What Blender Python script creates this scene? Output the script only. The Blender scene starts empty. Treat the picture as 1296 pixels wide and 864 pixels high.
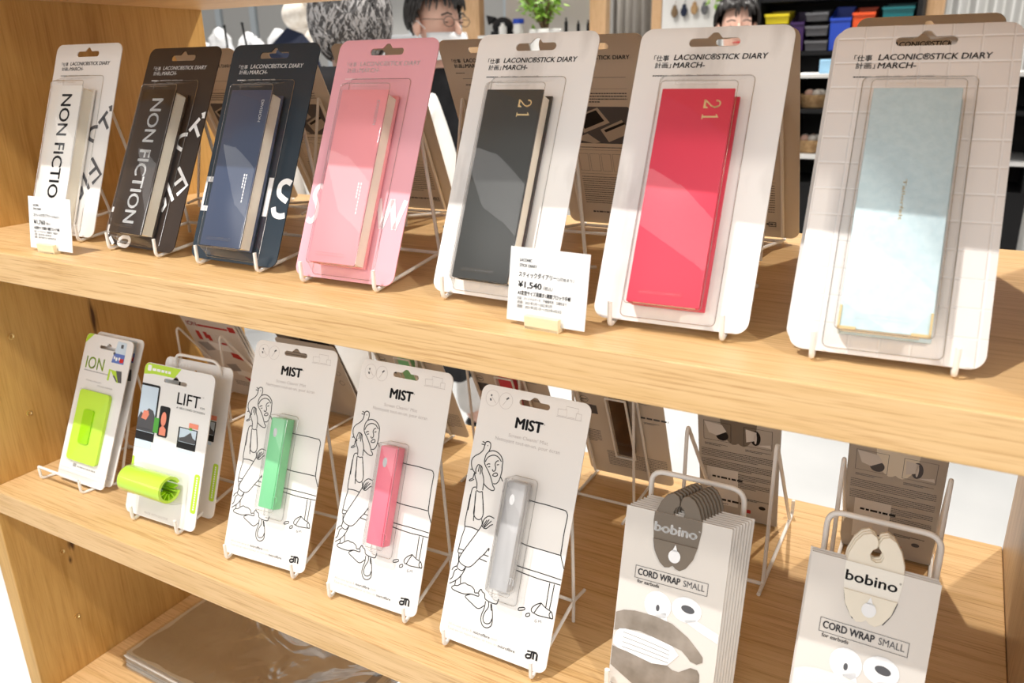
import bpy, bmesh, math, random
from mathutils import Vector, Matrix
random.seed(7)
SC = bpy.context.scene
COL = SC.collection

# ------------------------------------------------------------------ camera
cam_d = bpy.data.cameras.new('camera'); cam = bpy.data.objects.new('camera', cam_d); COL.objects.link(cam)
CR = ((0.8734079933771831, 0.48665320717930677, -0.018086819702153107),
      (0.1447994319935752, -0.2949768350240579, -0.9444690525864404),
      (-0.4649640863541844, 0.8222878588069297, -0.32810223354852985))   # right, down, forward
CP = (1.0837, -0.4821, 0.1878)
cam.matrix_world = Matrix(((CR[0][0], -CR[1][0], -CR[2][0], CP[0]), (CR[0][1], -CR[1][1], -CR[2][1], CP[1]),
                           (CR[0][2], -CR[1][2], -CR[2][2], CP[2]), (0, 0, 0, 1)))
cam_d.sensor_width = 36; cam_d.lens = 1008.29 / 1296 * 36; cam_d.clip_start = 0.02; cam_d.clip_end = 60
cam_d.dof.use_dof = True; cam_d.dof.focus_distance = 0.78; cam_d.dof.aperture_fstop = 9.0
SC.camera = cam

# ------------------------------------------------------------------ light
w = bpy.data.worlds.new('shop_light'); SC.world = w; w.use_nodes = True
w.node_tree.nodes['Background'].inputs[0].default_value = (1.0, 0.965, 0.925, 1)
w.node_tree.nodes['Background'].inputs[1].default_value = 0.34
def spot(name, loc, target, power, size, angle=70, blend=.5, color=(1, .93, .83)):
    d = bpy.data.lights.new(name, 'SPOT'); d.energy = power; d.shadow_soft_size = size
    d.spot_size = math.radians(angle); d.spot_blend = blend; d.color = color
    o = bpy.data.objects.new(name, d); COL.objects.link(o); o.location = loc
    o.rotation_euler = (Vector(target) - Vector(loc)).to_track_quat('-Z', 'Y').to_euler()
    return o
spot('ceiling_spot_front', (0.15, -0.76, 1.95), (0.6, 0.05, -0.2), 135, .014, 85, .5, (1, .965, .915))
spot('ceiling_spot_right', (2.5, -0.85, 1.5), (0.7, 0.05, -0.1), 62, .07, 75)
spot('ceiling_spot_back', (0.5, 1.45, 1.75), (0.6, 0.45, -0.2), 120, .03, 85)
spot('ceiling_spot_back_right', (1.6, 1.35, 1.7), (1.1, 0.45, -0.3), 80, .03, 70)
for i, (x, y, p) in enumerate(((-1.9, 2.3, 60), (-0.3, 2.5, 55), (0.8, 3.2, 60), (-1.0, 3.9, 60), (-3.4, 4.6, 90), (1.2, 5.0, 90), (-1.4, 5.9, 90), (-4.8, 6.2, 90))):
    spot('added_shop_downlight', (x, y, 1.72), (x, y + .15, -1.2), p * 1.7, .08, 105, .8, (1, .96, .9))  # unseen lamps added to brighten the shop, cones kept off the bays
d = bpy.data.lights.new('added_soft_ceiling_light', 'AREA'); d.shape = 'RECTANGLE'; d.size = 8.0; d.size_y = 5.0; d.energy = 300; d.color = (1, .97, .94)  # unseen area light added to brighten card fronts and reflect in the blisters
o = bpy.data.objects.new('added_soft_ceiling_light', d); COL.objects.link(o); o.location = (.4, -5.5, 1.75)
SC.view_settings.view_transform = 'Standard'; SC.view_settings.look = 'None'
SC.view_settings.exposure = 0.42; SC.view_settings.gamma = 1.0; SC.view_settings.use_curve_mapping = False

# ------------------------------------------------------------------ materials
def nt(name):
    m = bpy.data.materials.new(name); m.use_nodes = True
    return m, m.node_tree.nodes, m.node_tree.links, m.node_tree.nodes['Principled BSDF']
def mat(name, c, rough=.5, spec=.4, metal=0, coat=0, sheen=0):
    m, N, L, p = nt(name)
    p.inputs['Base Color'].default_value = (*c, 1); p.inputs['Roughness'].default_value = rough
    p.inputs['Specular IOR Level'].default_value = spec; p.inputs['Metallic'].default_value = metal
    if coat: p.inputs['Coat Weight'].default_value = coat; p.inputs['Coat Roughness'].default_value = .12
    return m
def ramp(N, stops):
    r = N.new('ShaderNodeValToRGB'); e = r.color_ramp.elements
    while len(e) < len(stops): e.new(.5)
    for k, (p, c) in zip(e, stops): k.position = p; k.color = (*c, 1)
    return r
def mottled(name, c1, c2, scale, rough=.6, bump=0, detail=3, stretch=(1, 1, 1), lo=.35, hi=.65, spec=.4):
    m, N, L, p = nt(name)
    t = N.new('ShaderNodeTexCoord'); mp = N.new('ShaderNodeMapping'); mp.inputs['Scale'].default_value = stretch
    n = N.new('ShaderNodeTexNoise'); n.inputs['Scale'].default_value = scale; n.inputs['Detail'].default_value = detail
    r = ramp(N, [(lo, c1), (hi, c2)])
    L.new(t.outputs['Object'], mp.inputs[0]); L.new(mp.outputs[0], n.inputs['Vector']); L.new(n.outputs[0], r.inputs[0])
    L.new(r.outputs[0], p.inputs['Base Color']); p.inputs['Roughness'].default_value = rough
    p.inputs['Specular IOR Level'].default_value = spec
    if bump:
        b = N.new('ShaderNodeBump'); b.inputs['Strength'].default_value = bump; b.inputs['Distance'].default_value = .002
        L.new(n.outputs[0], b.inputs['Height']); L.new(b.outputs[0], p.inputs['Normal'])
    return m
def wood(name, light, dark, grain, rough=.42, knots=(), seed=0.0, pores=.75):
    """oak: long cathedral figure, fine pores, optional knots at object-space points"""
    m, N, L, p = nt(name)
    t = N.new('ShaderNodeTexCoord')
    def noise(scale_vec, sc, det, rough_=.5, dist=0):
        mp = N.new('ShaderNodeMapping'); mp.inputs['Scale'].default_value = scale_vec; mp.inputs['Location'].default_value = (seed, seed * .7, seed * 1.3)
        n = N.new('ShaderNodeTexNoise'); n.inputs['Scale'].default_value = sc; n.inputs['Detail'].default_value = det
        n.inputs['Roughness'].default_value = rough_; n.inputs['Distortion'].default_value = dist
        L.new(t.outputs['Object'], mp.inputs[0]); L.new(mp.outputs[0], n.inputs['Vector']); return n
    sv = {'x': (1, 14, 14), 'z': (14, 14, 1)}[grain]
    big = noise({'x': (1, 6, 6), 'z': (6, 6, 1)}[grain], 3.2, 2, .5, .6)
    n1 = noise(sv, 9, 5, .6, .35); n2 = noise({'x': (1, 45, 45), 'z': (45, 45, 1)}[grain], 10, 3, .7)
    mixv = N.new('ShaderNodeMath'); mixv.operation = 'MULTIPLY_ADD'; mixv.inputs[1].default_value = .55
    L.new(n1.outputs[0], mixv.inputs[0]); 
    m2 = N.new('ShaderNodeMath'); m2.operation = 'MULTIPLY'; m2.inputs[1].default_value = .45; L.new(big.outputs[0], m2.inputs[0]); L.new(m2.outputs[0], mixv.inputs[2])
    mid = tuple((a * .6 + b * .4) for a, b in zip(light, dark))
    r = ramp(N, [(.36, dark), (.47, mid), (.60, light)]); L.new(mixv.outputs[0], r.inputs[0])
    r2 = ramp(N, [(.34, (.66, .54, .42)), (.49, (1, 1, 1))]); L.new(n2.outputs[0], r2.inputs[0])
    mx = N.new('ShaderNodeMix'); mx.data_type = 'RGBA'; mx.blend_type = 'MULTIPLY'; mx.inputs[0].default_value = pores
    L.new(r.outputs[0], mx.inputs[6]); L.new(r2.outputs[0], mx.inputs[7]); out = mx.outputs[2]
    for (pos, sz, strength) in knots:
        mp = N.new('ShaderNodeMapping'); mp.vector_type = 'POINT'
        mp.inputs['Location'].default_value = tuple(-a / b for a, b in zip(pos, sz)); mp.inputs['Scale'].default_value = tuple(1 / b for b in sz)
        L.new(t.outputs['Object'], mp.inputs[0]); ln = N.new('ShaderNodeVectorMath'); ln.operation = 'LENGTH'; L.new(mp.outputs[0], ln.inputs[0])
        ad = N.new('ShaderNodeMath'); ad.operation = 'MULTIPLY_ADD'; ad.inputs[1].default_value = 2.2; L.new(n1.outputs[0], ad.inputs[0])
        sb = N.new('ShaderNodeMath'); sb.operation = 'ADD'; sb.inputs[1].default_value = -1.1; L.new(ln.outputs['Value'], sb.inputs[0]); L.new(sb.outputs[0], ad.inputs[2])
        rk = ramp(N, [(.35, (1, 1, 1)), (1.0, (0, 0, 0))]); L.new(ad.outputs[0], rk.inputs[0])
        sc_ = N.new('ShaderNodeMath'); sc_.operation = 'MULTIPLY'; sc_.inputs[1].default_value = strength; L.new(rk.outputs[0], sc_.inputs[0])
        mk = N.new('ShaderNodeMix'); mk.data_type = 'RGBA'; L.new(sc_.outputs[0], mk.inputs[0]); L.new(out, mk.inputs[6]); mk.inputs[7].default_value = (.10, .045, .015, 1)
        out = mk.outputs[2]
    L.new(out, p.inputs['Base Color']); p.inputs['Roughness'].default_value = rough; p.inputs['Specular IOR Level'].default_value = .35
    b = N.new('ShaderNodeBump'); b.inputs['Strength'].default_value = .12; b.inputs['Distance'].default_value = .001
    L.new(n2.outputs[0], b.inputs['Height']); L.new(b.outputs[0], p.inputs['Normal'])
    return m
def clear(name, tint=(.97, .97, .975), rough=.04, base=.07, wrinkle=0):
    m = bpy.data.materials.new(name); m.use_nodes = True; N = m.node_tree.nodes; L = m.node_tree.links; N.clear()
    o = N.new('ShaderNodeOutputMaterial'); mix = N.new('ShaderNodeMixShader'); tr = N.new('ShaderNodeBsdfTransparent'); g = N.new('ShaderNodeBsdfGlossy')
    lw = N.new('ShaderNodeLayerWeight'); lw.inputs['Blend'].default_value = .5; tr.inputs[0].default_value = (*tint, 1); g.inputs['Roughness'].default_value = rough
    pw = N.new('ShaderNodeMath'); pw.operation = 'POWER'; pw.inputs[1].default_value = 4.5; f = N.new('ShaderNodeMath'); f.operation = 'MULTIPLY_ADD'; f.use_clamp = True
    f.inputs[1].default_value = .9; f.inputs[2].default_value = base
    L.new(lw.outputs['Facing'], pw.inputs[0]); L.new(pw.outputs[0], f.inputs[0])
    L.new(f.outputs[0], mix.inputs[0]); L.new(tr.outputs[0], mix.inputs[1]); L.new(g.outputs[0], mix.inputs[2]); L.new(mix.outputs[0], o.inputs[0])
    if wrinkle:
        t = N.new('ShaderNodeTexCoord'); n = N.new('ShaderNodeTexNoise'); n.inputs['Scale'].default_value = 11; n.inputs['Detail'].default_value = 2; n.inputs['Distortion'].default_value = 1.6
        b = N.new('ShaderNodeBump'); b.inputs['Strength'].default_value = wrinkle; b.inputs['Distance'].default_value = .01
        L.new(t.outputs['Object'], n.inputs['Vector']); L.new(n.outputs[0], b.inputs['Height']); L.new(b.outputs[0], g.inputs['Normal']); L.new(b.outputs[0], lw.inputs['Normal'])
    return m
OAKL, OAKD = (.75, .505, .255), (.63, .395, .165)
M = dict(
    shelf=wood('oak_shelf', OAKL, OAKD, 'x'), panel=wood('oak_panel', (.64, .385, .125), (.49, .27, .070), 'z', seed=3.1, pores=.4,
        knots=[((0, .190, -.150), (.05, .006, .035), 1.0), ((0, .086, -.475), (.05, .006, .014), 1.0), ((0, .08, -.50), (.05, .004, .010), 1.0)]),
    divider=wood('oak_divider', (.55, .385, .22), (.43, .28, .15), 'z', seed=8.2, knots=[((0, .402, -.261), (.05, .003, .008), 1.0)]),
    brass=mat('brass_insert', (.80, .60, .28), .3, .5, 1), white_wire=mat('white_powder_coat', (.88, .87, .85), .35, .5),
    clear=clear('clear_plastic', (1, 1, 1), .03, .034), clear_edge=clear('clear_plastic_edge', (.90, .89, .88), .1, .40), clear_bag=clear('clear_bag', (.97, .97, .97), .13, .34, .7),
    white=mat('white_card', (.85, .835, .82), .32, .45), black=mat('black_card', (.030, .018, .013), .4, .5), navy=mat('navy_card', (.020, .033, .048), .22, .5),
    pink=mat('pink_card', (.86, .43, .50), .3, .45), shade_brown=mat('shade_brown_card_back', (.50, .45, .39), .55, .3), back=mat('shade_tinted_card_back', (.68, .61, .52), .55, .3), cream=mat('cream_pages', (.93, .89, .77), .8, .2),  # both card back colours hold the brown shade on white-grey card
    marble=mottled('marbled_white_card', (.68, .66, .64), (.90, .885, .87), 20, .3, 0, 6, (1, 1, .35), .32, .46),
    mistcard=mat('ivory_white_card', (.865, .84, .81), .42, .4), ink=mat('black_ink', (.012, .012, .014), .5, .3), inkw=mat('white_ink', (.92, .92, .92), .4, .3),
    inkg=mat('grey_ink', (.36, .35, .35), .5, .3), inkl=mat('pale_grey_ink', (.58, .54, .52), .5, .3), inkp=mat('pale_pink_ink', (.93, .78, .80), .4, .3), inkd=mat('charcoal_ink', (.10, .10, .11), .5, .3),
    gold=mat('gold_foil', (.86, .66, .34), .3, .5, .6), cover_white=mat('white_cover', (.88, .86, .82), .35, .4), cover_black=mat('black_cover', (.028, .016, .010), .35, .5),
    cover_navy=mat('navy_cover', (.055, .075, .135), .22, .5), cover_pink=mat('pink_cover', (.90, .34, .38), .3, .5), cover_grey=mat('charcoal_cover', (.050, .052, .050), .35, .5),
    cover_red=mat('red_cover', (.70, .04, .085), .4, .5), cover_blue=mottled('pale_blue_leather', (.52, .66, .71), (.58, .71, .755), 180, .4, .25),
    lime=mat('lime_silicone', (.56, .86, .07), .3, .5), lime2=mat('bright_lime_silicone', (.36, .72, .0), .35, .5), limeink=mat('lime_ink', (.50, .74, .05), .4, .4), greenink=mat('green_ink', (.10, .42, .06), .4, .4),
    red_ink=mat('red_ink', (.62, .02, .02), .4, .4), redp=mat('red_print', (.52, .04, .04), .4, .4), sky=mat('pale_blue_print', (.62, .74, .86), .4, .4), coral=mat('coral_print', (.90, .30, .20), .4, .4),
    inkt=mat('gold_foil_text', (.86, .74, .52), .4, .4), bluep=mat('blue_print', (.12, .20, .55), .4, .4), skin=mat('skin', (.80, .50, .39), .5, .4), silver=mat('silver_print', (.55, .56, .58), .35, .5),
    bottle_green=mat('green_microfibre', (.24, .68, .34), .4, .4), bottle_pink=mat('pink_microfibre', (.90, .22, .30), .4, .4), bottle_grey=mottled('frosted_grey_sleeve', (.24, .235, .24), (.58, .575, .58), 30, .25, 0, 3, (1, 1, .12)),
    bottle_brown=mat('brown_microfibre', (.045, .018, .008), .3, .5),
    taupe=mat('taupe_silicone', (.20, .165, .13), .5, .35), taupe_ink=mottled('taupe_print', (.22, .185, .15), (.36, .31, .265), 45, .5), ivory=mat('ivory_silicone', (.84, .78, .66), .5, .35), ivory_ink=mat('ivory_print', (.86, .83, .76), .5, .3), coolwhite=mat('bright_white_print', (.90, .91, .93), .4, .4),
    woodblock=mat('pale_wood_block', (.86, .74, .50), .6, .2), paper=mat('white_paper', (.82, .82, .815), .7, .2), bobcard=mat('warm_white_carton', (.74, .70, .655), .45, .35),
    bagbrown=mottled('brown_kraft_sheet', (.42, .33, .22), (.50, .40, .27), 9, .5), chipgrey=mat('chipboard_edge', (.70, .66, .60), .7, .2),
)
def grid_card(name):
    m, N, L, p = nt(name)
    t = N.new('ShaderNodeTexCoord'); mp = N.new('ShaderNodeMapping'); mp.inputs['Rotation'].default_value = (math.pi / 2, 0, 0); mp.inputs['Location'].default_value = (.0025, .0, 0)
    b = N.new('ShaderNodeTexBrick'); b.offset = 0; b.squash = 1; b.inputs['Scale'].default_value = 1; b.inputs['Brick Width'].default_value = .0183; b.inputs['Row Height'].default_value = .0183
    b.inputs['Mortar Size'].default_value = .0011; b.inputs['Mortar Smooth'].default_value = .8
    b.inputs['Color1'].default_value = (.83, .785, .76, 1); b.inputs['Color2'].default_value = (.86, .82, .795, 1); b.inputs['Mortar'].default_value = (.88, .845, .825, 1)
    L.new(t.outputs['Object'], mp.inputs[0]); L.new(mp.outputs[0], b.inputs['Vector']); L.new(b.outputs[0], p.inputs['Base Color'])
    bp = N.new('ShaderNodeBump'); bp.inputs['Strength'].default_value = .5; bp.inputs['Distance'].default_value = .001; bp.invert = True
    L.new(b.outputs['Fac'], bp.inputs['Height']); L.new(bp.outputs[0], p.inputs['Normal']); p.inputs['Roughness'].default_value = .3
    return m
M['grid'] = grid_card('tile_patterned_card')

# ------------------------------------------------------------------ helpers
def link(o, parent=None):
    COL.objects.link(o)
    if parent is not None: o.parent = parent
    return o
def tag(o, label, cat, group=None, kind=None):
    o['label'] = label; o['category'] = cat
    if group: o['group'] = group
    if kind: o['kind'] = kind
    return o
def thing(name, label, cat, loc=(0, 0, 0), rot=(0, 0, 0), group=None):
    o = bpy.data.objects.new(name, None); o.empty_display_size = .02; link(o); o.location = loc; o.rotation_euler = rot
    return tag(o, label, cat, group)
def copy_tree(o, parent=None):
    c = o.copy(); COL.objects.link(c)
    if parent is not None: c.parent = parent
    for ch in list(o.children): copy_tree(ch, c)
    return c
class MB:
    """collects shapes of one part, builds ONE mesh object"""
    def __init__(s): s.v = []; s.f = []
    def add(s, v, f):
        k = len(s.v); s.v += [tuple(a) for a in v]; s.f += [tuple(i + k for i in g) for g in f]; return s
    def box(s, x0, x1, y0, y1, z0, z1, bev=0):
        if not bev:
            return s.add([(x, y, z) for x in (x0, x1) for y in (y0, y1) for z in (z0, z1)], [(0, 1, 3, 2), (4, 6, 7, 5), (0, 4, 5, 1), (2, 3, 7, 6), (0, 2, 6, 4), (1, 5, 7, 3)])
        bm = bmesh.new(); bmesh.ops.create_cube(bm, size=1)
        for v in bm.verts: v.co = Vector(((x0 + x1) / 2 + v.co.x * (x1 - x0), (y0 + y1) / 2 + v.co.y * (y1 - y0), (z0 + z1) / 2 + v.co.z * (z1 - z0)))
        bmesh.ops.bevel(bm, geom=list(bm.edges), offset=bev, segments=2, affect='EDGES', profile=.5); return s.bm(bm)
    def bm(s, bm):
        bm.verts.index_update(); s.add([v.co[:] for v in bm.verts], [[v.index for v in f.verts] for f in bm.faces]); bm.free(); return s
    def mesh(s, me, mtx=None):
        s.add([(mtx @ v.co if mtx else v.co)[:] for v in me.vertices], [tuple(p.vertices) for p in me.polygons]); return s
    def tube(s, pts, r, n=8, fillet=0, closed=False):
        pts = [Vector(p) for p in pts]
        if fillet: pts = fil(pts, fillet)
        rr = r if isinstance(r, (list, tuple)) else [r] * len(pts); ring = []; prev = None; V = []; F = []
        for i, p in enumerate(pts):
            a = pts[max(0, i - 1)]; b = pts[min(len(pts) - 1, i + 1)]; t = (b - a).normalized()
            if prev is None:
                up = Vector((0, 0, 1)) if abs(t.z) < .9 else Vector((1, 0, 0)); nrm = t.cross(up).normalized()
            else: nrm = (prev - t * prev.dot(t)).normalized()
            prev = nrm; bn = t.cross(nrm)
            for k in range(n):
                an = 2 * math.pi * k / n; V.append(p + (nrm * math.cos(an) + bn * math.sin(an)) * rr[i])
        m = len(pts)
        for i in range(m - 1):
            for k in range(n): F.append((i * n + k, i * n + (k + 1) % n, (i + 1) * n + (k + 1) % n, (i + 1) * n + k))
        F.append(tuple(reversed(range(n)))); F.append(tuple((m - 1) * n + k for k in range(n)))
        return s.add(V, F)
    def ball(s, c, r, sub=2, sc=(1, 1, 1)):
        bm = bmesh.new(); bmesh.ops.create_icosphere(bm, subdivisions=sub, radius=1)
        for v in bm.verts: v.co = Vector((c[0] + v.co.x * r * sc[0], c[1] + v.co.y * r * sc[1], c[2] + v.co.z * r * sc[2]))
        return s.bm(bm)
    def lathe(s, prof, c=(0, 0, 0), n=20):
        V = []; F = []
        for r, z in prof:
            for k in range(n): a = 2 * math.pi * k / n; V.append((c[0] + r * math.cos(a), c[1] + r * math.sin(a), c[2] + z))
        for i in range(len(prof) - 1):
            for k in range(n): F.append((i * n + k, i * n + (k + 1) % n, (i + 1) * n + (k + 1) % n, (i + 1) * n + k))
        F.append(tuple(reversed(range(n)))); F.append(tuple((len(prof) - 1) * n + k for k in range(n)))
        return s.add(V, F)
    def build(s, name, m, parent=None, smooth=False, loc=None, kind=None, label=None):
        me = bpy.data.meshes.new(name); me.from_pydata(s.v, [], s.f); me.materials.append(m)
        bm = bmesh.new(); bm.from_mesh(me); bmesh.ops.recalc_face_normals(bm, faces=bm.faces); bm.to_mesh(me); bm.free()
        if smooth:
            for p in me.polygons: p.use_smooth = True
            try: me.set_sharp_from_angle(angle=math.radians(42))
            except Exception: pass
        o = bpy.data.objects.new(name, me); link(o, parent)
        if loc: o.location = loc
        if kind: o['kind'] = kind
        if label: o['label'] = label
        return o
def fil(pts, r, seg=5):
    out = [pts[0]]
    for i in range(1, len(pts) - 1):
        p = pts[i]; a = pts[i - 1] - p; b = pts[i + 1] - p; q = min(r, a.length * .45, b.length * .45)
        A = p + a.normalized() * q; B = p + b.normalized() * q
        for k in range(seg + 1):
            t = k / seg; out.append(A * (1 - t) ** 2 + p * 2 * t * (1 - t) + B * t * t)
    return out + [pts[-1]]
def rrect(u0, u1, v0, v1, r, seg=6):
    if not isinstance(r, (list, tuple)): r = (r,) * 4     # bl, br, tr, tl
    P = []
    for (cx, cy, a0, q) in ((u0, v0, 180, r[0]), (u1, v0, 270, r[1]), (u1, v1, 0, r[2]), (u0, v1, 90, r[3])):
        x = cx + (q if cx == u0 else -q); y = cy + (q if cy == v0 else -q)
        for k in range(seg + 1):
            a = math.radians(a0 + 90 * k / seg); P.append((x + q * math.cos(a), y + q * math.sin(a)))
    return P
def ell(cx, cy, rx, ry, n=20, rot=0):
    c, s = math.cos(rot), math.sin(rot)
    return [(cx + rx * math.cos(t) * c - ry * math.sin(t) * s, cy + rx * math.cos(t) * s + ry * math.sin(t) * c) for t in [2 * math.pi * k / n for k in range(n)]]
def hang_hole(u, v, w=.0385, h=.0068, bump=.0045):
    """euro hang slot: bar with a bump on top"""
    P = rrect(u - w / 2, u + w / 2, v, v + h, h * .49); i = 0
    out = []
    for p in P: out.append(p)
    # insert bump on the top edge (between tr and tl corners)
    k = next(j for j in range(len(out)) if abs(out[j][1] - (v + h)) < 1e-6 and out[j][0] > u) + 1
    b = [(u + .0058, v + h), (u + .0035, v + h + bump * .55), (u + .002, v + h + bump * .92), (u, v + h + bump), (u - .002, v + h + bump * .92), (u - .0035, v + h + bump * .55), (u - .0058, v + h)]
    return out[:k] + b + out[k:]
def fill2d(polys, ext=0.0, bev=0.0):
    """even-odd filled planar shape (loops with holes) -> mesh in XY, thickness 2*ext along Z"""
    c = bpy.data.curves.new('t', 'CURVE'); c.dimensions = '2D'; c.fill_mode = 'BOTH' if (ext or bev) else 'FRONT'
    if not (ext or bev):
        try: c.fill_mode = 'BACK'
        except Exception: pass
    c.extrude = ext; c.bevel_depth = bev; c.bevel_resolution = 2
    for P in polys:
        s = c.splines.new('POLY'); s.points.add(len(P) - 1); s.use_cyclic_u = True
        for q, p in zip(s.points, P): q.co = (p[0], p[1], 0, 1)
    o = bpy.data.objects.new('t', c); me = bpy.data.meshes.new_from_object(o); bpy.data.objects.remove(o); bpy.data.curves.remove(c)
    return me
# local card frame: X = along the card, Z = up the card, front face at Y = 0 looking towards -Y, card body behind it
FRONT = Matrix(((1, 0, 0, 0), (0, 0, -1, 0), (0, 1, 0, 0), (0, 0, 0, 1)))      # (u, v, h) -> (u, -h, v)
BACK = Matrix(((-1, 0, 0, 0), (0, 0, 1, 0), (0, 1, 0, 0), (0, 0, 0, 1)))       # seen from behind: (u, v, h) -> (-u, +h, v)
def slab(polys, y0, y1, mb=None, bev=0):
    """shape extruded between local y0 (front) and y1"""
    me = fill2d(polys, (y1 - y0) / 2 - bev, bev); mb = mb or MB()
    mb.mesh(me, Matrix.Translation((0, (y0 + y1) / 2, 0)) @ FRONT); bpy.data.meshes.remove(me); return mb
_tc = {}
def glyphs(s):
    k = s
    if k not in _tc:
        c = bpy.data.curves.new('t', 'FONT'); c.body = s; c.resolution_u = 3 if len(s) < 24 else 2
        o = bpy.data.objects.new('t', c); me = bpy.data.meshes.new_from_object(o); bpy.data.objects.remove(o); bpy.data.curves.remove(c)
        _tc[k] = ([v.co[:] for v in me.vertices], [tuple(p.vertices) for p in me.polygons]); bpy.data.meshes.remove(me)
    return _tc[k]
def _cap():
    v, f = glyphs('H'); return max(p[1] for p in v)
CAP = _cap()
class Print:
    """flat print of one colour on a card face"""
    def __init__(s, side=FRONT, off=.00018): s.mb = MB(); s.side = side; s.off = off
    def _put(s, V, F): s.mb.add([(s.side @ Vector((x, y, s.off)))[:] for x, y in V], F)
    def text(s, t, u, v, h, width=None, ang=0, slant=0, bold=0, align='l'):
        V, F = glyphs(t); k = h / CAP; x0 = min(p[0] for p in V); x1 = max(p[0] for p in V); sx = k if width is None else width / (x1 - x0)
        W = (x1 - x0) * sx; dx = {'l': 0, 'c': -W / 2, 'r': -W}[align]; c, n = math.cos(ang), math.sin(ang)
        out = []
        for x, y, _ in V:
            a = (x - x0) * sx + dx + y * k * slant; b = y * k; out.append((u + a * c - b * n, v + a * n + b * c))
        s._put(out, F)
        if bold > 0:      # heavier weight: the same letters again, shifted by a hair
            q = bold * h * 1.6
            for du, dv in ((q, 0), (-q, 0), (0, q * .7), (0, -q * .7)): s._put([(a_ + du * c - dv * n, b_ + du * n + dv * c) for a_, b_ in out], F)
        return s
    def poly(s, *polys):
        me = fill2d(polys); s._put([(v.co.x, v.co.y) for v in me.vertices], [tuple(p.vertices) for p in me.polygons]); bpy.data.meshes.remove(me); return s
    def rect(s, u0, u1, v0, v1): s._put([(u0, v0), (u1, v0), (u1, v1), (u0, v1)], [(0, 1, 2, 3)]); return s
    def quad(s, *p): s._put(list(p), [(0, 1, 2, 3)]); return s
    def frame(s, u0, u1, v0, v1, t): return s.rect(u0, u1, v0, v0 + t).rect(u0, u1, v1 - t, v1).rect(u0, u0 + t, v0, v1).rect(u1 - t, u1, v0, v1)
    def stroke(s, pts, w, smooth=True):
        P = [Vector(p).to_2d() for p in pts]
        if smooth and len(P) > 2:
            Q = []
            for i in range(len(P) - 1):
                a = P[max(0, i - 1)]; b = P[i]; c = P[i + 1]; d = P[min(len(P) - 1, i + 2)]
                for k in range(4):
                    t = k / 4; Q.append(.5 * ((2 * b) + (c - a) * t + (2 * a - 5 * b + 4 * c - d) * t * t + (3 * b - a - 3 * c + d) * t ** 3))
            P = Q + [P[-1]]
        V = []; n = len(P)
        for i in range(n):
            t = P[min(n - 1, i + 1)] - P[max(0, i - 1)]
            if t.length < 1e-9: t = Vector((1, 0))
            t.normalize(); q = Vector((-t.y, t.x)) * w / 2; V += [P[i] + q, P[i] - q]
        s._put([(a.x, a.y) for a in V], [(2 * i, 2 * i + 1, 2 * i + 3, 2 * i + 2) for i in range(n - 1)]); return s
    def strokes(s, L, w, smooth=True, k=1e-4, du=0, dv=0):
        for l in L: s.stroke([(a * k + du, b * k + dv) for a, b in l], w, smooth)
        return s
    def lines(s, u0, u1, v, h, rows=1, gap=.003, seed=0, ragged=.85):
        """rows of tiny unreadable print as short dashes"""
        rnd = random.Random(seed)
        for r in range(rows):
            x = u0; end = u0 + (u1 - u0) * (1 if r < rows - 1 else ragged * rnd.uniform(.6, 1))
            while x < end:
                l = rnd.uniform(.8, 2.6) * h; s.rect(x, min(x + l, end), v - r * gap, v - r * gap + h); x += l + h * .45
        return s
    def build(s, name, m, parent, label=None): return s.mb.build(name, m, parent, label=label) if s.mb.f else None
# ------------------------------------------------------------------ the shelf unit
D = .4637; Wd = 1.1834; T = .0347; Z1 = 0.0; Z2 = -.3387; Z3 = -.6837; Z0 = .312; FLOOR = -1.23
unit = thing('display_shelf', 'light oak open shelving unit filled with packaged stationery and tech accessories', 'shelving unit', (0, 0, 0))
def board(z): MB().box(0.0005, Wd - .0005, 0, D, z - T, z, .0012).build('shelf_board', M['shelf'], unit)
board(Z1); board(Z2); board(Z3); board(Z0); board(-1.09)
lp = MB().box(-.0312, 0, 0, D, FLOOR, .62, .0012).build('side_panel', M['panel'], unit, label='left oak side panel with a row of brass shelf pin sockets')
dv = MB().box(Wd, Wd + .0312, 0, D, FLOOR, .62, .0012).build('side_panel', M['divider'], unit, label='greyer oak side panel at the right end')
for z in (-.032, -.144, -.256, -.368, -.480, -.594, .08, .192):
    for y in (.071,):
        s = MB()
        prof = [(.0042, 0), (.0042, .0012), (.0030, .0014), (.0022, .0006), (.0022, -.004)]
        V = []; F = []; n = 14
        for r, x in prof:
            for k in range(n): a = 2 * math.pi * k / n; V.append((x, y + r * math.cos(a), z + r * math.sin(a)))
        for i in range(len(prof) - 1):
            for k in range(n): F.append((i * n + k, i * n + (k + 1) % n, (i + 1) * n + (k + 1) % n, (i + 1) * n + k))
        s.add(V, F).build('pin_socket', M['brass'], lp, smooth=True)

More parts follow.
